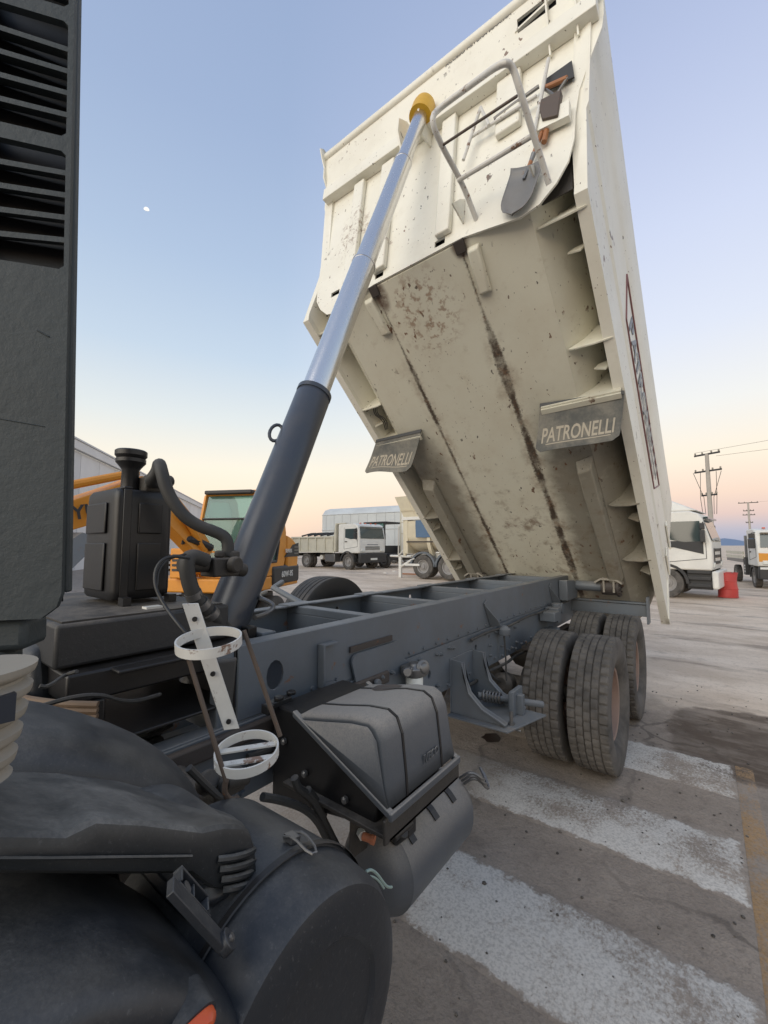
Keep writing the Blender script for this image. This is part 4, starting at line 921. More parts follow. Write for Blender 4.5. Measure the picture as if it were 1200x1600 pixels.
# ring plane tipped a little towards the camera
def ringband(c, r, h, th=.004):
    m = MB(); n = 40; nrm = V(.10, -.13, 1).normalized(); a_, b_, _ = frame_of(nrm)
    rws = []
    for (rad, z) in ((r, -h/2), (r, h/2), (r-th, h/2), (r-th, -h/2)):
        rws.append([c+(a_*math.cos(2*math.pi*i/n)+b_*math.sin(2*math.pi*i/n))*rad+nrm*z for i in range(n)])
    rws.append(rws[0]); return m.rings(rws, cap=False)
bar = MB(); q0, q1 = onX(297, 943, -1.0), onX(362, 1140, -.95)
cage_dir = (q1-q0); wv = V(.55, .75, 0).normalized()*.018
bar.hexa([q0-wv, q0+wv, q1+wv, q1-wv], [q0-wv+V(-.004, .003, 0), q0+wv+V(-.004, .003, 0), q1+wv+V(-.004, .003, 0), q1-wv+V(-.004, .003, 0)])
cage = bar.build('extinguisher_cage', M['wbracket'], T, bevel=.0015)
for f in (.12, .55, .93):
    c = q0.lerp(q1, f); MB().cyl(c+V(.002, -.0015, 0), c+V(.005, -.004, 0), .006, n=12).build('bar_hole', M['black'], cage)
ringband(top, .072, .022).build('cage_ring', M['wbracket'], cage)
ringband(bot, .072, .022).build('cage_ring', M['wbracket'], cage)
nrm = V(.10, -.13, 1).normalized(); a_ = V(.60, .78, 0); a_ = (a_-nrm*a_.dot(nrm)).normalized(); b_ = nrm.cross(a_)
for o in (-.024, .024):
    p, q = bot+b_*o-a_*.068-nrm*.006, bot+b_*o+a_*.068-nrm*.006
    MB().hexa([p-b_*.008, p+b_*.008, q+b_*.008, q-b_*.008], [p-b_*.008+nrm*.004, p+b_*.008+nrm*.004, q+b_*.008+nrm*.004, q-b_*.008+nrm*.004]).build('cage_crossbar', M['wbracket'], cage)
for (p, q) in (((295, 1030), (354, 1222)), ((381, 985), (438, 1150))):
    MB().tube([onX(*p, -.90 if p[0] > 300 else -.93), onX(*q, -.83 if p[0] > 300 else -.85)], .0055, 8).build('cage_rod', M['rod'], cage)
m = MB(); hk = [onX(*p, -.86) for p in ((354, 1215), (350, 1235), (356, 1248), (366, 1250), (372, 1244))]; m.tube(hk, .006, 8, 2).build('cage_hook', M['rod'], cage)
# black pads behind the cage
MB().hexa([onX(330, 1035, -1.2), onX(370, 1030, -1.2), onX(362, 1110, -1.2), onX(352, 1105, -1.2)], [p+V(-.03, .02, 0) for p in (onX(330, 1035, -1.2), onX(370, 1030, -1.2), onX(362, 1110, -1.2), onX(352, 1105, -1.2))]).build('rubber_pad', M['rubber'], T, bevel=.006)
# post and lower side beam below the frame front
MB().box(-1.55, -1.495, .90, .97, .95, 1.437).build('frame_post', M['frame'], T, bevel=.006)
MB().hexa([V(-1.44, .10, .95), V(-1.10, .16, .95), V(-1.20, .75, .85), V(-1.44, .75, .85)], [V(-1.44, .10, 1.20), V(-1.14, .16, 1.20), V(-1.24, .75, 1.10), V(-1.44, .75, 1.12)]).build('step_bracket', M['grime'], T, bevel=.02)

# ---- air cleaner (big drum, axis across the truck)
cy_, cz_, cr_ = .49, 1.10, .212
m = MB().lathe([(-.87, cr_-.03), (-.855, cr_-.006), (-.62, cr_), (-.615, cr_)], (0, cy_, cz_), (1, 0, 0), 56)
acl = m.build('air_cleaner', M['cleaner'], T, ang=40)
m = MB().lathe([(-.614, cr_-.01), (-.612, cr_+.004), (-.600, cr_+.004), (-.598, cr_-.002), (-.525, cr_-.010), (-.505, cr_-.022), (-.497, cr_-.045), (-.496, cr_-.085), (-.502, cr_-.093), (-.502, .001)], (0, cy_, cz_), (1, 0, 0), 56)
capo = m.build('end_cover', M['cleaner'], acl, ang=30)
MB().lathe([(-.606, cr_+.005), (-.604, cr_+.007), (-.594, cr_+.007), (-.592, cr_+.005)], (0, cy_, cz_), (1, 0, 0), 56, cap=False).build('cover_seal', M['black'], acl)
for a in (2.36, 1.35, .15, 3.9):
    c = V(-.60, cy_-math.cos(math.pi-a)*-1*cr_*-1 if False else cy_+math.cos(a)*cr_, cz_+math.sin(a)*cr_); rd = V(0, math.cos(a), math.sin(a)); tn = V(0, -math.sin(a), math.cos(a))
    k = MB().tube([c+V(-.04, 0, 0)+rd*.008-tn*.012, c+V(-.015, 0, 0)+rd*.018-tn*.014, c+V(.03, 0, 0)+rd*.006-tn*.010, c+V(.03, 0, 0)+rd*.006+tn*.010, c+V(-.015, 0, 0)+rd*.018+tn*.014, c+V(-.04, 0, 0)+rd*.008+tn*.012], .0025, 6, 1)
    k.box(-.012, .012, -.01, .01, -.004, .006, Matrix.Translation(c+V(-.03, 0, 0)+rd*.006) @ Matrix(((1, 0, 0, 0), (0, tn.y, rd.y, 0), (0, tn.z, rd.z, 0), (0, 0, 0, 1))))
    k.build('cover_clip', M['steel'], acl)
# ---- intake duct ending in a ribbed elbow over the air cleaner
def ringpts(path, up, halfw, halfh, e=6.5, n=40):
    rs = []
    for i, p in enumerate(path):
        d = (path[min(i+1, len(path)-1)]-path[max(i-1, 0)]).normalized(); s_ = d.cross(V(*up)).normalized(); t_ = s_.cross(d)
        hw = halfw[i] if isinstance(halfw, list) else halfw; hh_ = halfh[i] if isinstance(halfh, list) else halfh
        rs.append(sring(p, s_, t_, hw, hh_, n, e))
    return rs
stn = [((-150, 1196), (-150, 1300), (-150, 1378)), ((-40, 1200), (-40, 1303), (-40, 1377)), ((85, 1206), (104, 1306), (106, 1377)), ((128, 1212), (152, 1283), (158, 1377)), ((185, 1220), (225, 1287), (225, 1376)), ((245, 1236), (318, 1299), (300, 1374)), ((315, 1254), (352, 1292), (335, 1398)), ((348, 1268), (380, 1293), (372, 1406)), ((362, 1276), (393, 1302), (392, 1404)), ((366, 1286), (398, 1318), (397, 1396))]
rs = []
for bk_, cr, bo in stn:
    B_, C_, D2 = onX(*bk_, -.93), onX(*cr, -.625), onX(*bo, -.625)
    C1 = C_+V(-.010, 0, .001)
    rs.append([B_+V(-.02, 0, -.03), B_, B_.lerp(C_, .5)+V(0, 0, .006), C1, C_+V(-.003, 0, -.004), C_+V(0, 0, -.012), C_.lerp(D2, .5)+V(.004, 0, 0), D2+V(0, 0, .012), D2+V(-.02, 0, 0), V(B_.x, D2.y, D2.z-.01)])
duct = MB().rings(rs).build('intake_duct', M['duct'], T, ang=28)
for k, yb in enumerate((1338, 1354, 1370, 1386)):
    MB().tube([onX(340+3*k, yb+5, -.622), onX(362, yb+3, -.614), onX(385, yb-3, -.614), onX(396, yb-10, -.630)], .0055, 8, 1).build('bellows_fold', M['duct'], duct)
m = MB(); rws = []
for i in range(17):
    f = i/16; p = V(-.765, .402+.010*f, 1.375-.13*f); k = .132+(.006 if i % 4 in (1, 2) else -.003)
    rws.append(sring(p, V(1, 0, 0), V(0, 1, -.25).normalized(), k, .052+(.006 if i % 4 in (1, 2) else -.003), 36, 4))
m.rings(rws).build('duct_bellows', M['plastic'], duct, ang=60)
MB().tube([onX(-40, 1341, -.617), onX(80, 1341, -.617), onX(300, 1338, -.617)], .002, 6).build('duct_seam', M['duct'], duct)
# rounded inner fender above the gearbox
path = [V(-1.10, -.25, 1.50), V(-1.10, .0, 1.485), V(-1.10, .18, 1.435), V(-1.09, .30, 1.375), V(-1.08, .40, 1.315), V(-1.06, .48, 1.24), V(-1.05, .53, 1.17)]
rs = ringpts(path, (0, 0, 1), [.19, .19, .19, .18, .165, .15, .13], [.13, .13, .12, .11, .10, .09, .08], 2.8)
rs += [sring(V(-1.05, .545, 1.12), V(1, 0, 0), V(0, 1, -.3).normalized(), .09, .05, 36, 2.8)]
fd = MB().rings(rs).build('inner_fender', M['plastic'], T, ang=70)
fd.modifiers.new('round', 'SUBSURF').render_levels = 1
# ---- front wheel mudguard with its marker lamp
path = [V(-.66, -.40, 1.375), V(-.66, -.12, 1.375), V(-.66, .06, 1.37), V(-.66, .17, 1.345), V(-.66, .26, 1.275), V(-.66, .33, 1.18), V(-.66, .39, 1.07), V(-.66, .43, .92), V(-.66, .45, .78)]
rs = ringpts(path, (0, 0, 1), [.15, .15, .155, .16, .165, .165, .165, .165, .165], [.075, .075, .075, .072, .068, .065, .06, .055, .05], 4.5)
mg = MB().rings(rs).build('mudguard', M['cleaner'], T, ang=70)
mg.modifiers.new('round', 'SUBSURF').render_levels = 1
c = onX(318, 1618, -.47)
m = MB(); m.rings([sring(c+V(-.06, 0, -.005), V(0, 1, 0), V(0, 0, 1), .030, .020, 24, 3), sring(c+V(-.015, 0, 0), V(0, 1, 0), V(0, 0, 1), .024, .014, 24, 3)]); lampb = m.build('lamp_housing', M['plastic'], mg)
m = MB(); m.rings([sring(c+V(-.02, 0, 0), V(0, 1, 0), V(0, 0, 1), .022, .012, 20, 3), sring(c+V(-.008, 0, 0), V(0, 1, 0), V(0, 0, 1), .020, .010, 20, 3), sring(c+V(-.002, 0, 0), V(0, 1, 0), V(0, 0, 1), .013, .006, 20, 3)]); m.build('marker_lamp', M['amber'], mg)
wh = cp(first[0]); ty = cp(first[1], wh)
wh.matrix_parent_inverse = Matrix.Translation(-Vector(T.location)); wh.matrix_basis = Matrix.Translation((-.78, -.22, .538)) @ Matrix.Diagonal((1.04, 1.035, 1.035, 1))
MB().hexa([V(-1.42, -.5, .55), V(-.80, -.5, .55), V(-.78, .40, .62), V(-1.42, .55, .62)], [V(-1.42, -.5, 1.3), V(-.80, -.5, 1.30), V(-.78, .32, 1.26), V(-1.42, .5, 1.16)]).build('dark_filler', M['black'], T, bevel=.02)  # added black block, keeps the gap between mudguard and duct dark
# latch arm behind the mudguard
a_, b_ = onX(262, 1388, -.56), onX(345, 1480, -.54)
d = (b_-a_).normalized(); s_ = V(-.5, .3, .0); s_ = (s_-d*s_.dot(d)).normalized(); t_ = d.cross(s_)
m = MB(); L2 = (b_-a_).length
F2 = Matrix(((d.x, s_.x, t_.x, a_.x), (d.y, s_.y, t_.y, a_.y), (d.z, s_.z, t_.z, a_.z), (0, 0, 0, 1)))
m.box(0, L2, -.012, .012, -.002, .008, F2).box(L2*.12, L2*.72, .012, .016, -.004, .008, F2).box(L2*.12, L2*.15, .016, .036, -.004, .010, F2).box(L2*.12, L2*.66, .036, .040, -.004, .010, F2).box(L2*.63, L2*.66, .016, .036, -.004, .010, F2).box(L2*.38, L2*.40, .016, .036, -.004, .008, F2).box(L2*.15, L2*.63, .016, .036, -.004, -.001, F2)
m.cyl(F2 @ V(L2, 0, 0), F2 @ V(L2, 0, .014), .014, n=14)
lt = m.build('latch_arm', M['plastic'], mg, bevel=.002)
MB().cyl(F2 @ V(L2, 0, .012), F2 @ V(L2, 0, .018), .005, n=10).build('latch_bolt', M['steel'], lt)
MB().cyl(F2 @ V(L2*.3, .026, -.001), F2 @ V(L2*.3, .026, .005), .008, n=10).build('latch_bolt', M['steel'], lt)
# ---- snorkel tower behind the cab, louvred
P1 = V(*onX(92, 850, -.972)); P1.z = 0; tg = V(.588, .809, 0); nr = V(.809, -.588, 0); LN = -.037
FM = Matrix(((tg.x, tg.x*LN, nr.x, P1.x-tg.x*LN*1.75), (tg.y, tg.y*LN, nr.y, P1.y-tg.y*LN*1.75), (0, 1, 0, 0), (0, 0, 0, 1)))     # (along face, height, outward)
def louv_block(z0, z1, x0a, x0b):
    return [(x0b+.008, z0), (-.002, z0), (.006, z0+.008), (.006, z1-.008), (-.002, z1), (x0a+.008, z1), (x0a, z1-.008), (x0b, z0+.008)]
blk = ((2.392, 2.640), (2.672, 2.925), (2.957, 3.20))
m = MB()
m.plate([(-.50, 1.715), (-.02, 1.715), (.004, 1.735), (.012, 1.76), (.018, 3.5), (-.50, 3.5)], [louv_block(z0, z1, -.128-.002*i, -.136) for i, (z0, z1) in enumerate(blk)], .014, FM)
tw = m.build('intake_tower', M['tower'], T, bevel=.004)
MB().prism([FM @ V(x, 1.74, d) for x, d in ((-.50, -.0075), (-.014, -.0075), (-.014, -.012), (-.15, -.012))], V(0, 0, .64)+FM.to_3x3() @ V(0, .0, 0)).prism([FM @ V(x, 1.74, d) for x, d in ((-.50, -.03), (-.15, -.03), (-.003, -.040), (-.010, -.055), (-.052, -.13), (-.5, -.13))], (FM @ V(0, 3.5, 0))-(FM @ V(0, 1.74, 0))).build('tower_core', M['black'], tw)
MB().box(.008, .017, 1.76, 3.5, -.030, -.0075, FM).build('tower_edge', M['tower'], tw, bevel=.006)
for z0, z1 in blk:
    n = 5
    for i in range(1, n):
        z = z0+(z1-z0)*i/n; t_ = .016-.05*(z-2.4)
        a, b_ = -.145, .010
        MB().hexa([FM @ V(a, z-.005, .004), FM @ V(b_, z-.005+t_, .004), FM @ V(b_, z+.010+t_, -.028), FM @ V(a, z+.010, -.028)],
                  [FM @ V(a, z+.006, .004), FM @ V(b_, z+.006+t_, .004), FM @ V(b_, z+.016+t_, -.028), FM @ V(a, z+.016, -.028)]).build('louvre', M['tower'], tw)
MB().tube([FM @ V(-.25, 2.105, .0075), FM @ V(-.02, 2.075, .0075)], .0010, 5).build('scratch_ridge', M['tower'], tw)
MB().tube([FM @ V(-.035, 2.262, .0075), FM @ V(-.016, 2.252, .0075)], .0016, 5).build('scratch_ridge', M['tower'], tw)
# collar and concertina hose below the tower
m = MB().box(-.30, -.050, 1.655, 1.712, -.10, -.012, FM).box(-.30, -.085, 1.60, 1.655, -.09, -.02, FM)
m.build('tower_collar', M['tower'], T, bevel=.012)
c0 = V(*onX(-52, 1046, -.64)); c1 = V(*onX(-62, 1225, -.64))
pr = []; L3 = (c1-c0).length
for i in range(41):
    f = i/40; ph = (f*5) % 1; pr.append((f*L3, (.060-.018*f)*(1.0 if ph < .35 else (.80+.2*abs(ph-.68)/.32))))
bl_ = MB().lathe(pr, c0, c1-c0, 30).build('intake_bellows', M['bellow'], T, ang=50)
MB().box(c0.x+.035, c0.x+.055, c0.y-.005, c0.y+.032, c0.z-.050, c0.z-.022).build('hose_clamp', M['bluecl'], bl_)

# ---- loose tools in the rack (things of their own)
def wtool(name, label, cat, x, y, off):
    return thing(name, label, cat, BM @ wq(x, y, off), world=True)
def wl_(x, y, off): return BM @ wq(x, y, off)
ON_W = BM.to_3x3() @ ON
sh = wtool('shovel', 'shovel with worn grey steel blade hung blade-down on the front wall of the raised tipper', 'shovel', 815, 300, .05)
tipp, topp = wl_(800, 338, .05), wl_(826, 262, .05)
dr = (topp-tipp); Lb = dr.length; dr.normalize(); ac = dr.cross(ON_W).normalized(); hwid = (wl_(843, 290, .05)-wl_(788, 300, .05)).length/2
m = MB(); rows = []
for j in range(13):
    f = j/12; wv_ = hwid*.86*((max(0, 1-(1-min(f/.42, 1))**2.2))**.5*.97+.03) if f < .42 else hwid*(.86+.03*(f-.42))
    rows.append([tipp+dr*(Lb*f)+ac*(wv_*(i/6-1))+ON_W*(.022*(1-(i/6-1)**2)*-1+.02+(.02*max(0, f-.9)/.1)) for i in range(13)])
m.rings(rows, cap=False, closed=False)
blade = m.build('blade', M['blade'] if 'blade' in M else M['steel'], sh, ang=70)
blade.data.materials[0] = M['blade']; blade.modifiers.new('thick', 'SOLIDIFY').thickness = .004
sk1 = wl_(834, 240, .05); hd = wl_(868, 150, .06)
MB().tube([topp-dr*.10+ON_W*.01, topp, sk1], .018, 10, 1, rs=(.010, .019)).build('socket', M['steel'], sh)
MB().tube([topp, sk1, hd], .016, 10).build('handle', M['wood'], sh)
a, b_ = wl_(850, 138, .07), wl_(886, 122, .07)
MB().tube([hd, a], .011, 8).tube([hd, b_], .011, 8).build('yoke', M['steel'], sh)
MB().tube([a, b_], .018, 10).build('grip', M['wood'], sh)
hoe = wtool('hoe', 'dark steel hoe lying across the tool rack with its square blade at the upper right', 'hoe', 800, 165, .06)
MB().tube([wl_(772, 186, .06), wl_(800, 165, .06), wl_(842, 135, .06)], .014, 8).build('handle', M['steel'], hoe)
q = [wl_(850, 128, .03), wl_(894, 97, .03), wl_(898, 122, .03), wl_(858, 142, .03)]
MB().prism(q, ON_W*.012).build('blade', M['bgdark'], hoe)
ham = wtool('mallet', 'wooden-handled mallet with a dark head standing in the rack beside the shovel', 'mallet', 860, 190, .05)
MB().tube([wl_(850, 222, .05), wl_(862, 165, .05)], .020, 10).build('handle', M['wood'], ham)
q = [wl_(842, 168, .05), wl_(880, 150, .05), wl_(874, 190, .05), wl_(850, 196, .05)]
MB().prism(q, ON_W*.05).build('head', M['rod'], ham, bevel=.006)

# ================================================================== BACKGROUND VEHICLES
bgt = None
def bg_wheel(parent, x, y, z, r=.5, flipy=False):
    global bgt
    if bgt is None:
        m = MB().lathe([(.10, .29), (.13, .31), (.145, .42), (.13, .49), (.10, .505), (-.10, .505), (-.13, .49), (-.145, .42), (-.13, .31), (-.10, .29)], (0, 0, 0), (0, 1, 0), 28, cap=False)
        w = MB().lathe([(-.11, .295), (-.10, .265), (-.03, .25), (-.02, .17), (-.05, .14), (-.05, .09), (-.10, .085), (-.105, .001)], (0, 0, 0), (0, 1, 0), 24, cap=False)
        for k in range(8): w.cyl((.21*math.cos(k*.785), -.035, .21*math.sin(k*.785)), (.21*math.cos(k*.785), -.020, .21*math.sin(k*.785)), .022, n=6)
        wm = w.build('wheel', M['bgrim'], parent); tm_ = m.build('tyre', M['tyre'], wm); bgt = (wm, tm_); o = wm
    else:
        o = cp(bgt[0], parent); cp(bgt[1], o)
    o.matrix_basis = Matrix.Translation((x, y, z)) @ Matrix.Rotation(math.pi if flipy else 0, 4, 'Z') @ Matrix.Diagonal((r/.505,)*3+(1,))
    return o
def cab(root, x0, L, wd, z0, H, white, roof=.0, lean=.12, dark_low=True, glass=None):
    """cab with nose at x0, length L behind it; y is left"""
    hw = wd/2; gl = glass or M['glass']; zw = z0+H*.46
    side_ = [(x0-L, z0), (x0-.02, z0), (x0, z0+.15), (x0, zw), (x0-lean, z0+H*.86), (x0-lean-.10, z0+H*.95), (x0-lean-.35, z0+H), (x0-L+.05, z0+H), (x0-L, z0+H-.08)]
    cb = MB().prism([V(x, -hw, z) for x, z in side_], (0, wd, 0)).build('cab', white, root, bevel=.05)
    # windscreen
    a, c = V(x0+.008, 0, zw+.06), V(x0-lean+.010, 0, z0+H*.84)
    MB().hexa([V(a.x, -hw+.12, a.z), V(a.x, hw-.12, a.z), V(c.x, hw-.16, c.z), V(c.x, -hw+.16, c.z)], [V(a.x+.01, -hw+.12, a.z), V(a.x+.01, hw-.12, a.z), V(c.x+.01, hw-.16, c.z), V(c.x+.01, -hw+.16, c.z)]).build('windscreen', gl, cb)
    MB().box(x0-lean+.01, x0-lean+.14, -hw+.15, hw-.15, z0+H*.86, z0+H*.89).build('sun_visor', M['glass'], cb)
    for sg in (1, -1):
        yv = sg*(hw+.003)
        pts = [(x0-.22, zw+.05), (x0-.30, z0+H*.82), (x0-min(L*.72, 1.25), z0+H*.82), (x0-min(L*.72, 1.25), zw+.12), (x0-.75, zw+.02)]
        MB().prism([V(x, yv, z) for x, z in pts], (0, sg*.012, 0)).build('side_window', gl, cb)
        dw = MB(); dx0, dx1 = x0-min(L*.76, 1.35), x0-.16
        for p, q in (((dx0, z0+.25), (dx0, z0+H*.87)), ((dx1, z0+.4), (dx1, zw)), ((dx0, z0+.25), (dx1, z0+.4))):
            dw.tube([V(p[0], sg*(hw+.002), p[1]), V(q[0], sg*(hw+.002), q[1])], .010, 5)
        dw.build('door_seam', M['bgdark'], cb)
        MB().box(dx0+.08, dx0+.28, min(yv, yv+sg*.03), max(yv, yv+sg*.03), zw-.16, zw-.11).build('door_handle', M['bgdark'], cb)
        m = MB().box(x0-.28, x0-.16, sg*(hw+.12)-.11, sg*(hw+.12)+.11, zw+.02, zw+.42).box(x0-.28, x0-.16, sg*(hw+.10)-.10, sg*(hw+.10)+.10, zw+.46, zw+.66)
        m.tube([V(x0-.2, sg*(hw-.02), zw+.70), V(x0-.2, sg*(hw+.12), zw+.68)], .02, 6); m.build('mirror', M['bgdark'], root, bevel=.03)
        m = MB().box(x0-.02, x0+.03, sg*(hw-.32)-.16, sg*(hw-.32)+.16, z0+.10, z0+.26); m.build('headlight', M['ivory'], cb, bevel=.02)
    for sg in (1, -1): MB().tube([V(x0+.03, sg*.15, zw+.06), V(x0-lean*.3+.025, sg*(hw-.35), zw+.14)], .012, 5).build('wiper', M['bgdark'], cb)
    for y in (-.7, -.25, .25, .7): MB().box(x0-lean-.32, x0-lean-.24, y-.05, y+.05, z0+H+.0, z0+H+.05).build('roof_lamp', M['amber'], cb)
    MB().box(x0-min(L*.76, 1.35)+.15, x0-.75, -hw*.55, hw*.55, zw-.1, zw+.45).build('cab_seat', M['bgdark'], cb, bevel=.05)
    return cb
def arch(root, x, y, z, r, sg, m_):
    pts = [V(x+r*math.cos(a), y, z+r*math.sin(a)) for a in [math.pi*i/12 for i in range(13)]]+[V(x+(r-.09)*math.cos(a), y, z+(r-.09)*math.sin(a)) for a in [math.pi*i/12 for i in range(12, -1, -1)]]
    MB().prism(pts, (0, sg*.30, 0)).build('wheel_arch', m_, root)

# --- small white tipper lorry
G1 = .31
w1 = thing('tipper_lorry', 'white tipper lorry with a ribbed cream bin parked beyond the yellow excavator', 'lorry', (-17.6, 20.5, G1), R_(-4))
c1_ = cab(w1, .9, 1.9, 2.40, 1.05, 1.85, M['bgwhite'])
MB().box(.80, 1.02, -1.2, 1.2, .45, 1.03).build('bumper', M['bgdark'], w1, bevel=.04)
MB().box(1.02, 1.03, -.30, .30, .62, .74).build('number_plate', M['ivory'], w1)
for z in (1.28, 1.40): MB().box(.90, .925, -.65, .65, z, z+.06).build('grille_slot', M['bgdark'], c1_)
MB().box(.902, .915, -.5, .5, 1.56, 1.60).build('badge_strip', M['decal'], c1_)
for sg in (1, -1):
    MB().box(-1.1, .15, sg*1.05-.12, sg*1.05+.12, .5, .98).build('step', M['bgdark'], w1, bevel=.03) if False else None
    arch(w1, -.15, sg*1.22, .52, .66, -sg, M['bgdark'])
    bg_wheel(w1, -.15, sg*1.02, .51, .51, sg > 0)
    bg_wheel(w1, -4.35, sg*1.02, .51, .51, sg > 0); bg_wheel(w1, -4.35, sg*.68, .51, .51, sg > 0)
MB().box(-5.6, .6, -.45, -.36, .75, 1.0).box(-5.6, .6, .36, .45, .75, 1.0).box(-5.6, -5.5, -1.1, 1.1, .8, 1.0).build('chassis', M['bgdark'], w1)
MB().box(-2.4, -1.4, -1.15, -.6, .45, 1.0).build('fuel_tank', M['steel'], w1, bevel=.06)
MB().lathe([(0, .16), (.5, .16)], (-2.9, -1.0, .75), (0, 1, 0)).build('reservoir', M['bgwhite'], w1)
bn = MB()
bx = [(-5.9, 1.12), (-1.25, 1.12), (-1.1, 2.9), (-1.3, 2.9), (-1.45, 2.10), (-5.9, 2.10)]
bn.prism([V(x, -1.2, z) for x, z in bx], (0, .05, 0)).prism([V(x, 1.15, z) for x, z in bx], (0, .05, 0))
bn.box(-5.9, -1.3, -1.2, 1.2, 1.10, 1.15).box(-5.95, -5.9, -1.2, 1.2, 1.12, 2.1)
bn.hexa([V(-1.30, -1.2, 1.12), V(-1.24, -1.2, 1.12), V(-1.24, 1.2, 1.12), V(-1.30, 1.2, 1.12)], [V(-1.20, -1.2, 2.92), V(-1.10, -1.2, 2.92), V(-1.10, 1.2, 2.92), V(-1.20, 1.2, 2.92)])
bnn = bn.build('tipper_bin', M['bin'], w1)
MB().box(-1.3, -.3, -1.2, 1.2, 2.90, 2.96).build('bin_canopy', M['bin'], bnn)
for x in (-5.85, -5.0, -4.1, -3.2, -2.3, -1.5):
    MB().box(x-.06, x+.06, -1.27, -1.2, 1.12, 2.08).build('bin_rib', M['bin'], bnn)
MB().box(-5.95, -1.45, -1.28, -1.19, 2.04, 2.14).box(-5.95, -1.3, -1.28, -1.19, 1.06, 1.16).build('bin_rail', M['bin'], bnn)
m = MB()
for k in range(5): m.tube([V(-5.6+.7*k, -.6, 2.2), V(-5.3+.7*k, .3, 2.45), V(-5.0+.7*k, .6, 2.3)], .06, 6, 1)
m.build('load', M['bgdark'], bnn)
# --- tall white tarp trailer behind
t1 = thing('tarp_trailer', 'tall grey-white box trailer with a rounded tarp roof behind the white tipper lorry', 'trailer', (-28.5, 29.0, .35), R_(8))
m = MB(); rows = []
for x in (0, 12.5):
    rows.append([V(x, y, z) for y, z in ((-1.9, 1.0), (1.3, 1.0), (1.3, 4.3), (.9, 4.75), (.2, 4.95), (-.8, 4.95), (-1.5, 4.75), (-1.9, 4.3))])
bd = m.rings(rows).build('trailer_box', M['tarpw'], t1, bevel=.02)
m = MB()
for k in range(14): m.tube([V(.45+k*.9, -1.91, 1.0), V(.45+k*.9, -1.91, 4.3)], .03, 5)
for z in (2.9, 4.3): m.tube([V(0, -1.92, z), V(12.5, -1.92, z)], .035, 5)
m.build('tarp_batten', M['tarpw'], bd)
m = MB(); m.tube([V(-.02, -.3, 1), V(-.02, -.3, 4.9)], .04, 5).tube([V(-.02, -1.9, 2.9), V(-.02, 1.3, 2.9)], .04, 5).tube([V(-.02, -1.9, 4.3), V(-.02, 1.3, 4.3)], .04, 5); m.build('door_frame', M['bin'], bd)
for x in (7.5, 8.8, 10.1): bg_wheel(t1, x, -1.7, .5)
m = MB().tube([V(9.6, -1, 4.9), V(9.7, -1, 5.2), V(9.9, -.9, 5.3)], .08, 6); m.build('beacon', M['steel'], bd)
t2 = thing('box_trailer', 'white panelled box trailer standing between the tarp trailer and the cream tipper trailer', 'trailer', (-16.9, 23.8, .33), R_(2))
bd = MB().box(0, 6, 0, 2.5, .9, 4.05).build('trailer_box', M['bgwhite'], t2, bevel=.03)
MB().hexa([V(0, 0, 4.05), V(6, 0, 4.05), V(6, 2.5, 4.05), V(0, 2.5, 4.05)], [V(.5, .6, 4.5), V(5.6, .6, 4.5), V(5.6, 1.9, 4.5), V(.5, 1.9, 4.5)]).build('roof', M['tarpw'], bd)
MB().box(-.01, 6, -.03, .0, 2.3, 2.36).box(-.01, 6, -.03, .0, 3.1, 3.16).box(-.04, .03, -.04, .03, .9, 4.05).build('trim', M['bin'], bd)
bg_wheel(t2, 3.4, .1, .5); bg_wheel(t2, 4.7, .1, .5)
# dark machine with green glass
mc = thing('loader', 'dark machine with a tall green-glazed cab between the white lorry and the cream trailer', 'loader', (-18.9, 23.6, .33), R_(-3))
cb = MB().box(-.2, 1.6, -1.0, 1.0, .9, 1.5).box(-.2, -.08, -1, -.9, 1.5, 3.05).box(1.5, 1.6, -1, -.9, 1.5, 3.05).box(.62, .72, -1, -.95, 1.5, 3.05).box(-.3, 1.7, -1.1, 1.0, 3.05, 3.15).box(-.2, -.1, .9, 1, 1.5, 3.05).box(1.5, 1.6, .9, 1, 1.5, 3.05).build('cab', M['bgdark'], mc, bevel=.02)
for x0, x1 in ((-.08, .62), (.72, 1.5)): MB().box(x0, x1, -.97, -.95, 1.5, 3.05).build('window', M['tglass'], cb)
MB().box(-1.2, 2.2, -1.2, 1.2, .5, .95).build('frame', M['bgdark'], mc, bevel=.05)
bg_wheel(mc, -.7, -1.1, .5); bg_wheel(mc, 1.7, -1.1, .5)
# --- cream tipper trailer
G2 = .36
t3 = thing('tipper_trailer', 'cream half-pipe tipper trailer with a blue tarp over its side and white drawbar', 'trailer', (-11.25, 16.0, G2), 0)
m = MB(); sec = [(.0, 2.62), (-.02, 1.9), (.12, 1.55), (.45, 1.28), (1.25, 1.18), (2.05, 1.28), (2.38, 1.55), (2.52, 1.9), (2.5, 2.62)]
rows = [[V(x, y, z) for y, z in sec] for x in (.25, 3, 7.5)]
bd = m.rings(rows).build('tipper_tub', M['cream'], t3, ang=50)
MB().box(.12, .30, -.04, 2.54, 1.1, 2.75).box(.0, .14, .02, .14, 1.0, 2.75).build('end_frame', M['cream'], bd, bevel=.02)
for x in (1.35, 2.9, 4.5): MB().prism([V(x, y, z) for y, z in ((-.05, 1.95), (-.05, 1.55), (.10, 1.22), (.30, .95), (.40, 1.1), (.1, 1.5), (-.0, 1.9))], (.16, 0, 0)).build('tub_rib', M['cream'], bd)
MB().box(.25, 7.5, -.07, -.0, 1.62, 1.68).build('tub_rail', M['rusty'], bd)
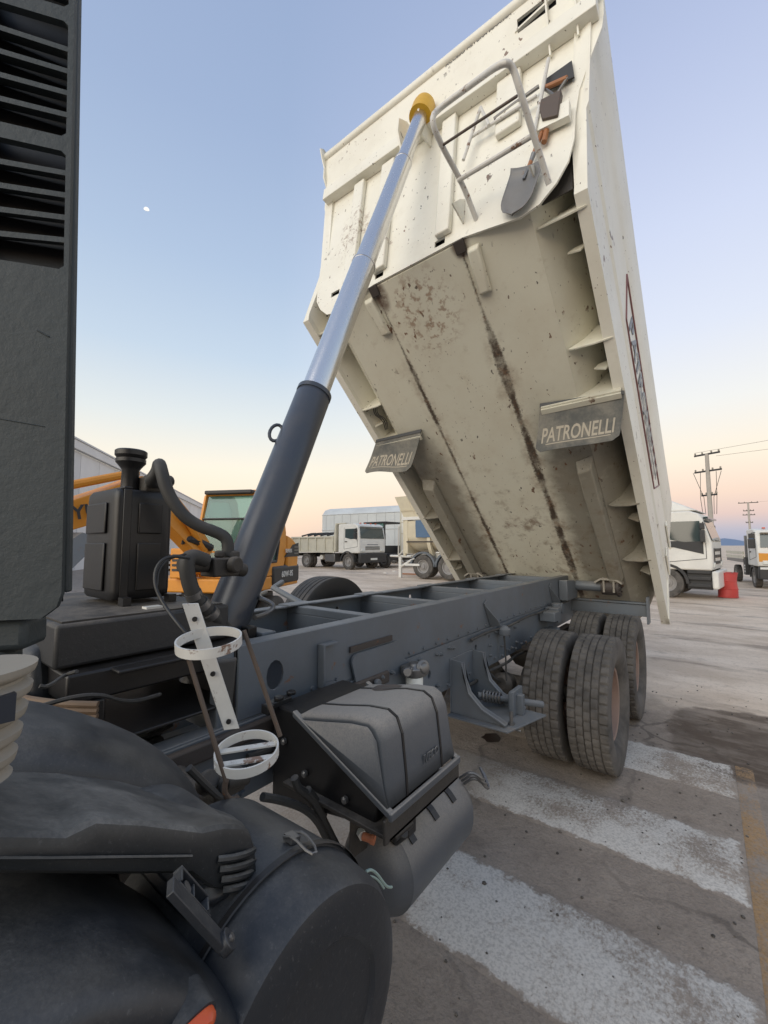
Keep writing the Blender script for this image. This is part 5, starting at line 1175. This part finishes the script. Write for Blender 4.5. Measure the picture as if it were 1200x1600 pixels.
MB().hexa([V(.10, .0, 2.72), V(3.2, .0, 2.72), V(3.2, .5, 2.72), V(.10, .5, 2.72)], [V(-.25, -.30, 3.75), V(3.0, -.3, 3.75), V(3.0, -.2, 3.75), V(-.25, -.2, 3.75)]).build('raised_board', M['cream'], bd)
MB().box(0, 3.6, -.08, .06, 2.66, 2.80).build('board_hinge', M['bgwhite'], bd)
m = MB()
for x in (.7, 1.6, 2.5): m.hexa([V(x, -.01, 2.72), V(x+.05, -.01, 2.72), V(x+.05, .03, 2.72), V(x, .03, 2.72)], [V(x-.28, -.34, 3.75), V(x-.23, -.34, 3.75), V(x-.23, -.28, 3.75), V(x-.28, -.28, 3.75)])
m.hexa([V(-.0, -.12, 3.05), V(3.1, -.12, 3.05), V(3.1, -.05, 3.05), V(-.0, -.05, 3.05)], [V(-.02, -.16, 3.12), V(3.1, -.16, 3.12), V(3.1, -.09, 3.12), V(-.02, -.09, 3.12)])
m.build('board_rib', M['cream'], bd)
m = MB(); rows = []
for j in range(6): rows.append([V(.78+i*.22, -.10-.015*math.sin(i*1.7+j), 2.62-j*.155+.01*math.sin(i*2.3)) for i in range(14)])
m.rings(rows, cap=False, closed=False).build('tarp', M['tarp'], bd, ang=70)
MB().box(.2, 7.5, .5, .65, .85, 1.1).box(.2, 7.5, 1.85, 2.0, .85, 1.1).build('chassis', M['bgwhite'], t3)
for x in (1.05, 2.36):
    bg_wheel(t3, x, .18, .53, .53); bg_wheel(t3, x, 2.3, .53, .53, True); bg_wheel(t3, x, .52, .53, .53)
    arch(t3, x, .02, .53, .68, 1, M['frame'])
m = MB().tube([V(.1, .6, .95), V(-1.6, 1.2, .95)], .06, 6).tube([V(.1, 1.9, .95), V(-1.6, 1.2, .95)], .06, 6).tube([V(-.9, .9, .98), V(-.3, .1, 2.4)], .035, 6).tube([V(-.9, .9, .98), V(.1, .3, 1.5)], .04, 6)
m.build('drawbar', M['bgwhite'], t3)
MB().box(-.25, -.12, .0, .12, -.02, .95).box(.1, .9, .0, .1, .55, .65).tube([V(-.15, .06, .5), V(.6, .06, .9)], .05, 6).build('landing_leg', M['bgwhite'], t3)

# --- white artic cab on the right
w2 = thing('lorry_tractor', 'white high-roof lorry cab with a black lower window panel parked right of the raised body', 'lorry', (-1.05, 19.2, 0), R_(-7))
c2 = cab(w2, 1.35, 2.35, 2.45, 1.0, 2.05, M['bgwhite'], lean=.22)
m = MB().hexa([V(-1.0, -1.2, 3.05), V(1.0, -1.2, 3.05), V(1.0, 1.2, 3.05), V(-1.0, 1.2, 3.05)], [V(-1.0, -1.05, 3.62), V(.05, -1.0, 3.55), V(.05, 1.0, 3.55), V(-1.0, 1.05, 3.62)]); m.build('roof_fairing', M['bgwhite'], w2, bevel=.05)
for sg in (-1, 1): MB().prism([V(x, sg*1.228, z) for x, z in ((-.55, 2.0), (1.12, 1.55), (1.12, 2.0))], (0, sg*.008, 0)).build('dark_panel', M['bgdark'], c2)
MB().box(1.30, 1.48, -1.22, 1.22, .38, .98).build('bumper', M['bgwhite'], w2, bevel=.05)
for z in (1.2, 1.42, 1.64): MB().box(1.352, 1.372, -.55, .55, z, z+.10).build('grille_slot', M['bgdark'], c2)
for sg in (1, -1):
    MB().box(1.352, 1.37, sg*.82-.06, sg*.82+.06, 1.15, 1.75).build('air_vent', M['bgdark'], c2)
    arch(w2, 0, sg*1.24, .53, .68, -sg, M['bgdark']); bg_wheel(w2, 0, sg*1.05, .52, .52, sg > 0)
    bg_wheel(w2, -3.6, sg*1.05, .52, .52, sg > 0)
    m = MB()
    for z in (.42, .66, .88): m.box(.62, 1.28, min(sg*1.2, sg*.95), max(sg*1.2, sg*.95), z, z+.12)
    m.box(.60, 1.30, min(sg*1.12, sg*.9), max(sg*1.12, sg*.9), .35, 1.0); m.build('cab_steps', M['bgdark'], w2, bevel=.02)
MB().box(-4.6, 1.2, -.42, -.33, .7, .95).box(-4.6, 1.2, .33, .42, .7, .95).build('chassis', M['bgdark'], w2)
MB().text('380', .16, Matrix.Translation((.75, -1.232, 1.42)) @ Matrix(((1, 0, 0, 0), (0, 0, -1, 0), (0, 1, 0, 0), (0, 0, 0, 1))), .004).build('lettering', M['decal'], c2) if False else None
# --- red drum
dp = onZ(1135.5, 924, 0); dp = C0+(dp-C0)*.80; dp = V(*onZ(1135.5, 926, .0))
dl = V(.42, 18.6, 0); dl = V(*onY(1135.5, 900, 18.4)); 
dr_ = thing('oil_drum', 'dented red steel oil drum standing on the dirt beside the white lorry cab', 'drum', (dl.x*19.4/18.4, 19.4, 0))
m = MB().lathe([(.0, .28), (.01, .30), (.03, .30), (.035, .285), (.29, .285), (.30, .297), (.32, .297), (.33, .285), (.57, .285), (.58, .297), (.60, .297), (.61, .285), (.85, .285), (.86, .30), (.88, .30), (.885, .285), (.865, .28), (.865, .001)], (0, 0, 0), (0, 0, 1), 28)
m.v = [p+V(.02*math.sin(p.z*9+p.y*6), .018*math.sin(p.z*7+p.x*9), 0) for p in m.v]; m.build('drum_shell', M['drum'], dr_)
MB().lathe([(0, .03), (.02, .03)], (.15, .1, .865), (0, 0, 1), 10).build('bung', M['steel'], dr_)
# --- white and orange flatbed lorry
w3 = thing('flatbed_lorry', 'white flatbed lorry with an orange stripe across its nose at the right edge', 'lorry', (2.62, 24.6, 0), R_(-83))
c3 = cab(w3, .8, 1.7, 2.1, .95, 1.62, M['bgwhite'], lean=.15)
MB().hexa([V(.806, -1.0, 1.16), V(.806, 1.0, 1.16), V(.806, 1.0, 1.45), V(.806, -1.0, 1.52)], [V(.812, -1.0, 1.16), V(.812, 1.0, 1.16), V(.812, 1.0, 1.45), V(.812, -1.0, 1.52)]).build('orange_stripe', M['orangemark'], c3)
MB().text('750', .22, Matrix.Translation((.812, -.42, 1.58)) @ Matrix(((0, 0, 1, 0), (1, 0, 0, 0), (0, 1, 0, 0), (0, 0, 0, 1))), .004).build('lettering', M['tealmark'], c3)
MB().box(.72, .90, -1.05, 1.05, .42, .93).build('bumper', M['bgdark'], w3, bevel=.04)
MB().box(.90, .93, -1.0, 1.0, .84, .93).build('bumper_trim', M['wmark'], w3)
fb = MB().box(-5.2, -1.0, -1.15, 1.15, 1.05, 1.2).box(-1.15, -1.0, -1.1, 1.1, 1.2, 2.3).build('flatbed', M['steel'], w3, bevel=.01)
for z in (1.22, 1.42): MB().box(-5.2, -1.2, -1.17, -1.12, z, z+.15).build('drop_side', M['bin'], fb)
m = MB().hexa([V(-3.0, -.8, 1.2), V(-1.3, -.8, 1.2), V(-1.3, .8, 1.2), V(-3.0, .8, 1.2)], [V(-2.0, -.6, 2.3), V(-1.4, -.7, 2.2), V(-1.4, .7, 2.2), V(-2.0, .6, 2.3)]); m.build('load', M['bin'], fb, bevel=.05)
for sg in (1, -1):
    bg_wheel(w3, -.2, sg*.9, .43, .43, sg > 0); bg_wheel(w3, -4.0, sg*.9, .43, .43, sg > 0)
    arch(w3, -.2, sg*1.05, .43, .56, -sg, M['bgdark'])
MB().box(-5.0, .6, -.4, -.3, .6, .85).box(-5.0, .6, .3, .4, .6, .85).build('chassis', M['bgdark'], w3)
for k in range(3): MB().box(-1.05, -.95, -1.17, -1.155, .62+.13*k, .70+.13*k).build('marker', M['wmark'], w3)
MB().box(-1.3, -.9, -1.15, -.7, .5, 1.3).build('side_box', M['bgdark'], w3)

# --- excavator
ex = thing('excavator', 'orange wheeled excavator with green-tinted cab glass and its boom reaching left behind the tank', 'excavator', (-6.02, 4.19, 0), R_(-64))
# local: origin at the near front corner of the cab (x forward, y left is towards camera-right side)
def exo(m, name, mm, par=None, **k): return m.build(name, mm, par or ex, **k)
cbw = 1.0
pr = [(-1.05, 1.35), (.0, 1.35), (.04, 1.75), (-.02, 2.3), (-.13, 2.72), (-.25, 2.80), (-.95, 2.82), (-1.10, 2.70), (-1.28, 2.1), (-1.30, 1.7), (-1.15, 1.35)]
opn = [(-.86, 1.55), (-.16, 1.55), (-.12, 1.9), (-.17, 2.35), (-.24, 2.62), (-.82, 2.66), (-.93, 2.5), (-.95, 1.9)]
ecb = MB()
for y in (-.03, -1.0):
    ecb.plate([(p[0], p[1]) for p in pr], [opn], .06, Matrix(((1, 0, 0, 0), (0, 0, 1, y), (0, 1, 0, 0), (0, 0, 0, 1))))
ecb.box(-1.05, .0, -1.0, .0, 1.30, 1.40).hexa([V(-.25, -1, 2.77), V(-.25, 0, 2.77), V(-.95, 0, 2.79), V(-.95, -1, 2.79)], [V(-.27, -.95, 2.83), V(-.27, -.05, 2.83), V(-.93, -.05, 2.85), V(-.93, -.95, 2.85)])
ecb.hexa([V(.0, -1, 1.35), V(.0, 0, 1.35), V(-.06, 0, 1.35), V(-.06, -1, 1.35)], [V(.04, -1, 1.75), V(.04, 0, 1.75), V(-.02, 0, 1.75), V(-.02, -1, 1.75)])
ecb = exo(ecb, 'cab', M['orange'])
exo(MB().hexa([V(.045, -.93, 1.45), V(.045, -.07, 1.45), V(-.01, -.07, 2.3), V(-.01, -.93, 2.3)], [V(.055, -.93, 1.45), V(.055, -.07, 1.45), V(.0, -.07, 2.3), V(.0, -.93, 2.3)]), 'windscreen', M['tglass'], ecb)
exo(MB().hexa([V(-.01, -.93, 2.31), V(-.01, -.07, 2.31), V(-.13, -.07, 2.72), V(-.13, -.93, 2.72)], [V(.0, -.93, 2.31), V(.0, -.07, 2.31), V(-.12, -.07, 2.72), V(-.12, -.93, 2.72)]), 'windscreen', M['tglass'], ecb)
exo(MB().prism([V(x, -.02, z) for x, z in opn], (0, .008, 0)), 'door_glass', M['tglass'], ecb)
exo(MB().prism([V(x, -.99, z) for x, z in opn], (0, .008, 0)), 'side_glass', M['tglass'], ecb)
exo(MB().tube([V(x, .004, z) for x, z in opn+[opn[0]]], .03, 6), 'door_frame', M['bgdark'], ecb)
exo(MB().tube([V(.055, -.97, 1.42), V(.0, -.97, 2.3), V(-.12, -.97, 2.74), V(-.12, -.03, 2.74), V(.0, -.03, 2.3), V(.055, -.03, 1.42)], .035, 6), 'windscreen_frame', M['orange'], ecb)
exo(MB().tube([V(.012, -.95, 2.3), V(.012, -.05, 2.3)], .018, 6), 'window_bar', M['bgdark'], ecb)
exo(MB().tube([V(.07, -.35, 1.5), V(.03, -.60, 2.1)], .012, 5), 'wiper', M['bgdark'], ecb)
exo(MB().box(-.30, -.12, -.02, .06, 1.95, 2.0).box(-.16, -.04, .04, .16, 2.28, 2.56), 'mirror', M['bgdark'], ecb, bevel=.02)
exo(MB().box(-.22, .0, -.95, -.05, 2.73, 2.80), 'roof_trim', M['bgdark'], ecb, bevel=.02)
st = MB().box(-.70, -.25, -.75, -.25, 1.55, 1.70).hexa([V(-.78, -.75, 1.6), V(-.78, -.25, 1.6), V(-.66, -.25, 1.6), V(-.66, -.75, 1.6)], [V(-.90, -.72, 2.35), V(-.90, -.28, 2.35), V(-.80, -.28, 2.35), V(-.80, -.72, 2.35)])
exo(st, 'operator_seat', M['bgdark'], ecb, bevel=.03)
# engine house and counterweight
hs_ = [(-1.32, 1.30), (-1.32, 2.05), (-1.55, 2.0), (-1.78, 1.88), (-1.86, 1.6), (-1.82, 1.30)]
eh = exo(MB().prism([V(x, .02, z) for x, z in hs_], (0, -2.0, 0)), 'engine_hood', M['orange'], bevel=.04)
exo(MB().prism([V(x, .028, z) for x, z in ((-1.20, 1.62), (-1.55, 1.86), (-1.84, 1.90), (-1.87, 1.62))], (0, -.02, 0)), 'side_grille', M['bgdark'], eh)
for k in range(3): exo(MB().box(-1.82, -1.62, .024, .034, 1.67+.065*k, 1.70+.065*k), 'grille_slot', M['steel'], eh)
cwt = exo(MB().box(-1.92, -.70, -2.0, .03, 1.10, 1.47), 'counterweight', M['bgdark'], bevel=.06)
TMx = lambda p: Matrix.Translation(p) @ Matrix(((-1, 0, 0, 0), (0, 0, 1, 0), (0, 1, 0, 0), (0, 0, 0, 1)))
exo(MB().text('60W-9S', .16, TMx(V(-1.30, .036, 1.29)), .006, width=.50), 'lettering', M['wmark'], cwt)
exo(MB().text('SERIES', .10, TMx(V(-1.36, .028, 1.74)), .006, width=.30), 'lettering', M['wmark'], eh)
exo(MB().box(-1.9, .15, -2.0, .0, 1.05, 1.29), 'deck', M['orange'], bevel=.03)
exo(MB().box(.0, .25, -1.05, -.95, 1.35, 1.9).box(.0, .28, -1.35, -1.0, 1.3, 1.8), 'front_housing', M['orange'], bevel=.02)
for k in range(4): exo(MB().box(.02, .30, -1.38, -1.36, 1.42+.08*k, 1.46+.08*k).box(.281, .29, -1.3, -1.05, 1.42+.08*k, 1.46+.08*k), 'vent_slot', M['bgdark'], ex)
exo(MB().box(-1.4, .9, -1.7, -.3, .55, .95).cyl((-.4, -1.0, .9), (-.4, -1.0, 1.08), .5), 'undercarriage', M['bgdark'], bevel=.03)
for x in (-1.0, .7): bg_wheel(ex, x, -.15, .45, .45, True); bg_wheel(ex, x, -1.85, .45, .45)
exo(MB().prism([V(x, -1.85, z) for x, z in ((1.2, .2), (1.5, .2), (1.45, .8), (1.25, .85))], (0, 1.7, 0)), 'dozer_blade', M['orange'])
# boom: banana shape rising from the front, then level
ux = ex.matrix_basis
EXI = (Matrix.Translation(ex.location) @ Matrix.Rotation(R_(-64), 4, 'Z')).inverted()
def exl(x, y, D): return EXI @ onD(x, y, D)
bm = MB()
bp = [(exl(318, 868, 6.6), .15), (exl(285, 825, 6.3), .21), (exl(245, 780, 5.95), .23), (exl(215, 768, 5.7), .21), (exl(160, 788, 5.3), .19), (exl(100, 806, 4.95), .17), (exl(40, 822, 4.6), .15)]
rws = []
for i, (p, h) in enumerate(bp):
    d = (bp[min(i+1, len(bp)-1)][0]-bp[max(i-1, 0)][0]).normalized(); sy = V(0, 1, 0); upv = d.cross(sy).normalized()
    if upv.z < 0: upv = -upv
    rws.append([p+sy*.11+upv*h, p-sy*.11+upv*h, p-sy*.11-upv*h, p+sy*.11-upv*h])
boom = exo(bm.rings(rws), 'boom', M['orange'], bevel=.01)
p, q = exl(195, 792, 5.55), exl(60, 812, 4.8)
d = (q-p).normalized(); sy = V(0, 1, 0); upv = sy.cross(d).normalized(); upv = upv if upv.z > 0 else -upv
rd = d
mid = exl(150, 796, 5.2)
tm = Matrix(((d.x, upv.x, 0, mid.x), (d.y, upv.y, 1, mid.y+.118), (d.z, upv.z, 0, mid.z), (0, 0, 0, 1)))
tm = Matrix(((-d.x, upv.x, 0, mid.x), (-d.y, upv.y, 1, mid.y+.117), (-d.z, upv.z, 0, mid.z), (0, 0, 0, 1)))
exo(MB().text('HYUNDAI', .24, tm, .006, width=.98), 'lettering', M['bluemark'], boom)
exo(MB().tube([exl(215, 738, 5.6), exl(90, 762, 4.85)], .055, 10), 'boom_cylinder', M['orange'], boom)
exo(MB().tube([exl(320, 862, 6.5), exl(285, 800, 6.1)], .05, 8), 'boom_cylinder', M['orange'], boom)
exo(MB().tube([exl(330, 856, 6.6), exl(300, 842, 6.3), exl(283, 845, 6.2)], .06, 8, 1), 'boom_hose', M['bgdark'], boom)
stk = exo(MB().hexa([exl(118, 832, 4.9)+V(0, .1, 0), exl(118, 832, 4.9)-V(0, .1, 0), exl(60, 870, 4.6)-V(0, .1, 0), exl(60, 870, 4.6)+V(0, .1, 0)], [exl(150, 842, 5.0)+V(0, .1, 0), exl(150, 842, 5.0)-V(0, .1, 0), exl(100, 890, 4.7)-V(0, .1, 0), exl(100, 890, 4.7)+V(0, .1, 0)]), 'stick', M['frame'])

# --- warehouse
wa, wb = V(-29.8, 8.0, 0), V(-71.0, 40.6, 0); wd = (wb-wa).normalized(); wnm = V(wd.y, -wd.x, 0)
wnm = wnm if wnm.dot(-wa) > 0 else -wnm
wa = wa-wd*18
Lw = (wb-wa).length
whs = thing('warehouse', 'long white metal-clad warehouse with a flat parapet behind the excavator', 'warehouse', wa, math.atan2(wd.y, wd.x))
sgn = 1 if (Matrix.Rotation(-math.atan2(wd.y, wd.x), 3, 'Z') @ wnm).y > 0 else -1
wl0 = MB().box(0, Lw, min(0, -sgn*18), max(0, -sgn*18), .0, 7.6).build('building_core', M['panel2'], whs)
npan = 26; pw = Lw/npan
pan = None
for i in range(npan):
    if pan is None:
        pan = MB().box(.02, pw-.02, -.03, .03, .2, 7.55).build('panel', M['panel'], whs); o = pan
        pan_b = pan.copy(); pan_b.data = pan.data.copy(); pan_b.data.materials[0] = M['panel2']
    else:
        src = pan if i % 3 else pan_b
        o = src.copy(); COL.objects.link(o); o.parent = whs
    o.matrix_basis = Matrix.Translation((i*pw, sgn*.05, 0))
bpy.data.objects.remove(pan_b)
MB().box(-.2, Lw+.2, min(sgn*.0, sgn*.30), max(sgn*.0, sgn*.30), 7.6, 8.15).build('parapet', M['panel'], whs, bevel=.03)
MB().box(-.2, Lw+.2, min(sgn*.0, sgn*.36), max(sgn*.0, sgn*.36), 8.15, 8.25).build('parapet_cap', M['panel2'], whs)
MB().cyl((Lw-1.0, sgn*.25, 0), (Lw-1.0, sgn*.25, 7.6), .1, n=8).build('downpipe', M['bgdark'], whs)

# --- utility poles and lines
def pole(x, y, h, arms, label):
    P = thing('utility_pole', label, 'utility pole', (x, y, 0), 0, 'utility poles')
    MB().cyl((0, 0, 0), (0, 0, h), .20, .13, 10).build('pole_shaft', M['concrete'], P)
    for z, hw, ang in arms:
        d = V(math.cos(ang), math.sin(ang), .0)*hw
        a = MB().hexa([V(*(-d))+V(0, -.06, z), d+V(0, -.06, z), d+V(0, .06, z), V(*(-d))+V(0, .06, z)], [V(*(-d))+V(0, -.06, z+.12), d+V(0, -.06, z+.12), d+V(0, .06, z+.12), V(*(-d))+V(0, .06, z+.12)]).build('cross_arm', M['bgdark'], P)
        m = MB()
        for f in (-.9, -.35, .35, .9): m.lathe([(0, .03), (.05, .06), (.12, .06), (.16, .03)], d*f+V(0, 0, z+.12), (0, 0, 1), 8)
        m.build('insulators', M['bellow'], a)
    return P
p1 = pole(.35, 40, 8.85, [(8.75, .9, -.5), (7.45, .95, -.5), (5.6, .55, -.5)], 'pale concrete utility pole with three cross arms rising behind the white lorry cab')
for k, (x0, x1) in enumerate(((-.45, -.9), (.5, .75), (-.9, -.55), (.8, .45))):
    MB().tube([V(x0, .02, 7.45), V(x1*.6, .05, 5.5), V(x1*.5, .05, 4.2)], .018, 5).build('down_lead', M['wire'], p1)
p2 = pole(5.9, 93, 9.1, [(8.95, 1.3, 0), (7.6, .7, 0), (6.9, .8, 0), (5.6, .5, .3)], 'distant utility pole with several cross arms near the right edge')
for i, (a, b__, lab) in enumerate(((V(-.4, 39.8, 8.95), V(24, 30, 9.6), 'overhead wire leaving the nearer utility pole, upper of the pair'), (V(.9, 40, 8.6), V(24, 31, 8.3), 'overhead wire leaving the nearer utility pole, lower of the pair'), (V(7.1, 93, 9.1), V(40, 80, 9.4), 'overhead wire leaving the distant utility pole'))):
    tag(MB().tube([a, (a+b__)/2-V(0, 0, .18), b__], .010, 5, 2).build('power_line', M['wire'], None), lab, 'wire', 'overhead power lines')

# small litter on the yard
t = NT('pale_paper'); M['paper'] = t.done((.7, .68, .64), .8)
for i, (px, py, lab) in enumerate(((612, 893, 'scrap of white paper lying on the dirt in front of the cream trailer'), (598, 896, 'flat pale litter on the dirt left of the cream trailer wheels'))):
    P = onZ(px, py, .34); o = MB().hexa([P+V(0, 0, 0), P+V(.25, .03, 0), P+V(.22, .18, 0), P+V(-.03, .15, 0)], [P+V(.02, 0, .04), P+V(.22, .03, .06), P+V(.2, .16, .03), P+V(0, .15, .05)]).build('litter', M['paper'], None); tag(o, lab, 'litter', 'litter on the yard')
m = MB(); P = onZ(640, 898, .34)
m.hexa([P+V(-.5, 0, 0), P+V(.4, .1, 0), P+V(.4, .25, 0), P+V(-.5, .15, 0)], [P+V(-.48, .02, .06), P+V(.38, .12, .06), P+V(.38, .22, .06), P+V(-.48, .13, .06)])
tag(m.build('plank', M['wood'], None), 'short dark plank lying on the dirt before the trailer wheels', 'plank')
sd_ = random.Random(3); m = MB()
for i in range(420):
    x, y = sd_.uniform(-1.6, 1.6), sd_.uniform(1.2, 7); r = sd_.uniform(.003, .011)*(1 if sd_.random() < .93 else 1.8)
    m.lathe([(-r*.3, r*.6), (0, r), (r*.5, r*.7), (r*.7, .0005)], (x, y, .003), (sd_.uniform(-.4, .4), sd_.uniform(-.4, .4), 1), 5)
m.build('gravel', M['grime'], None, kind='stuff')
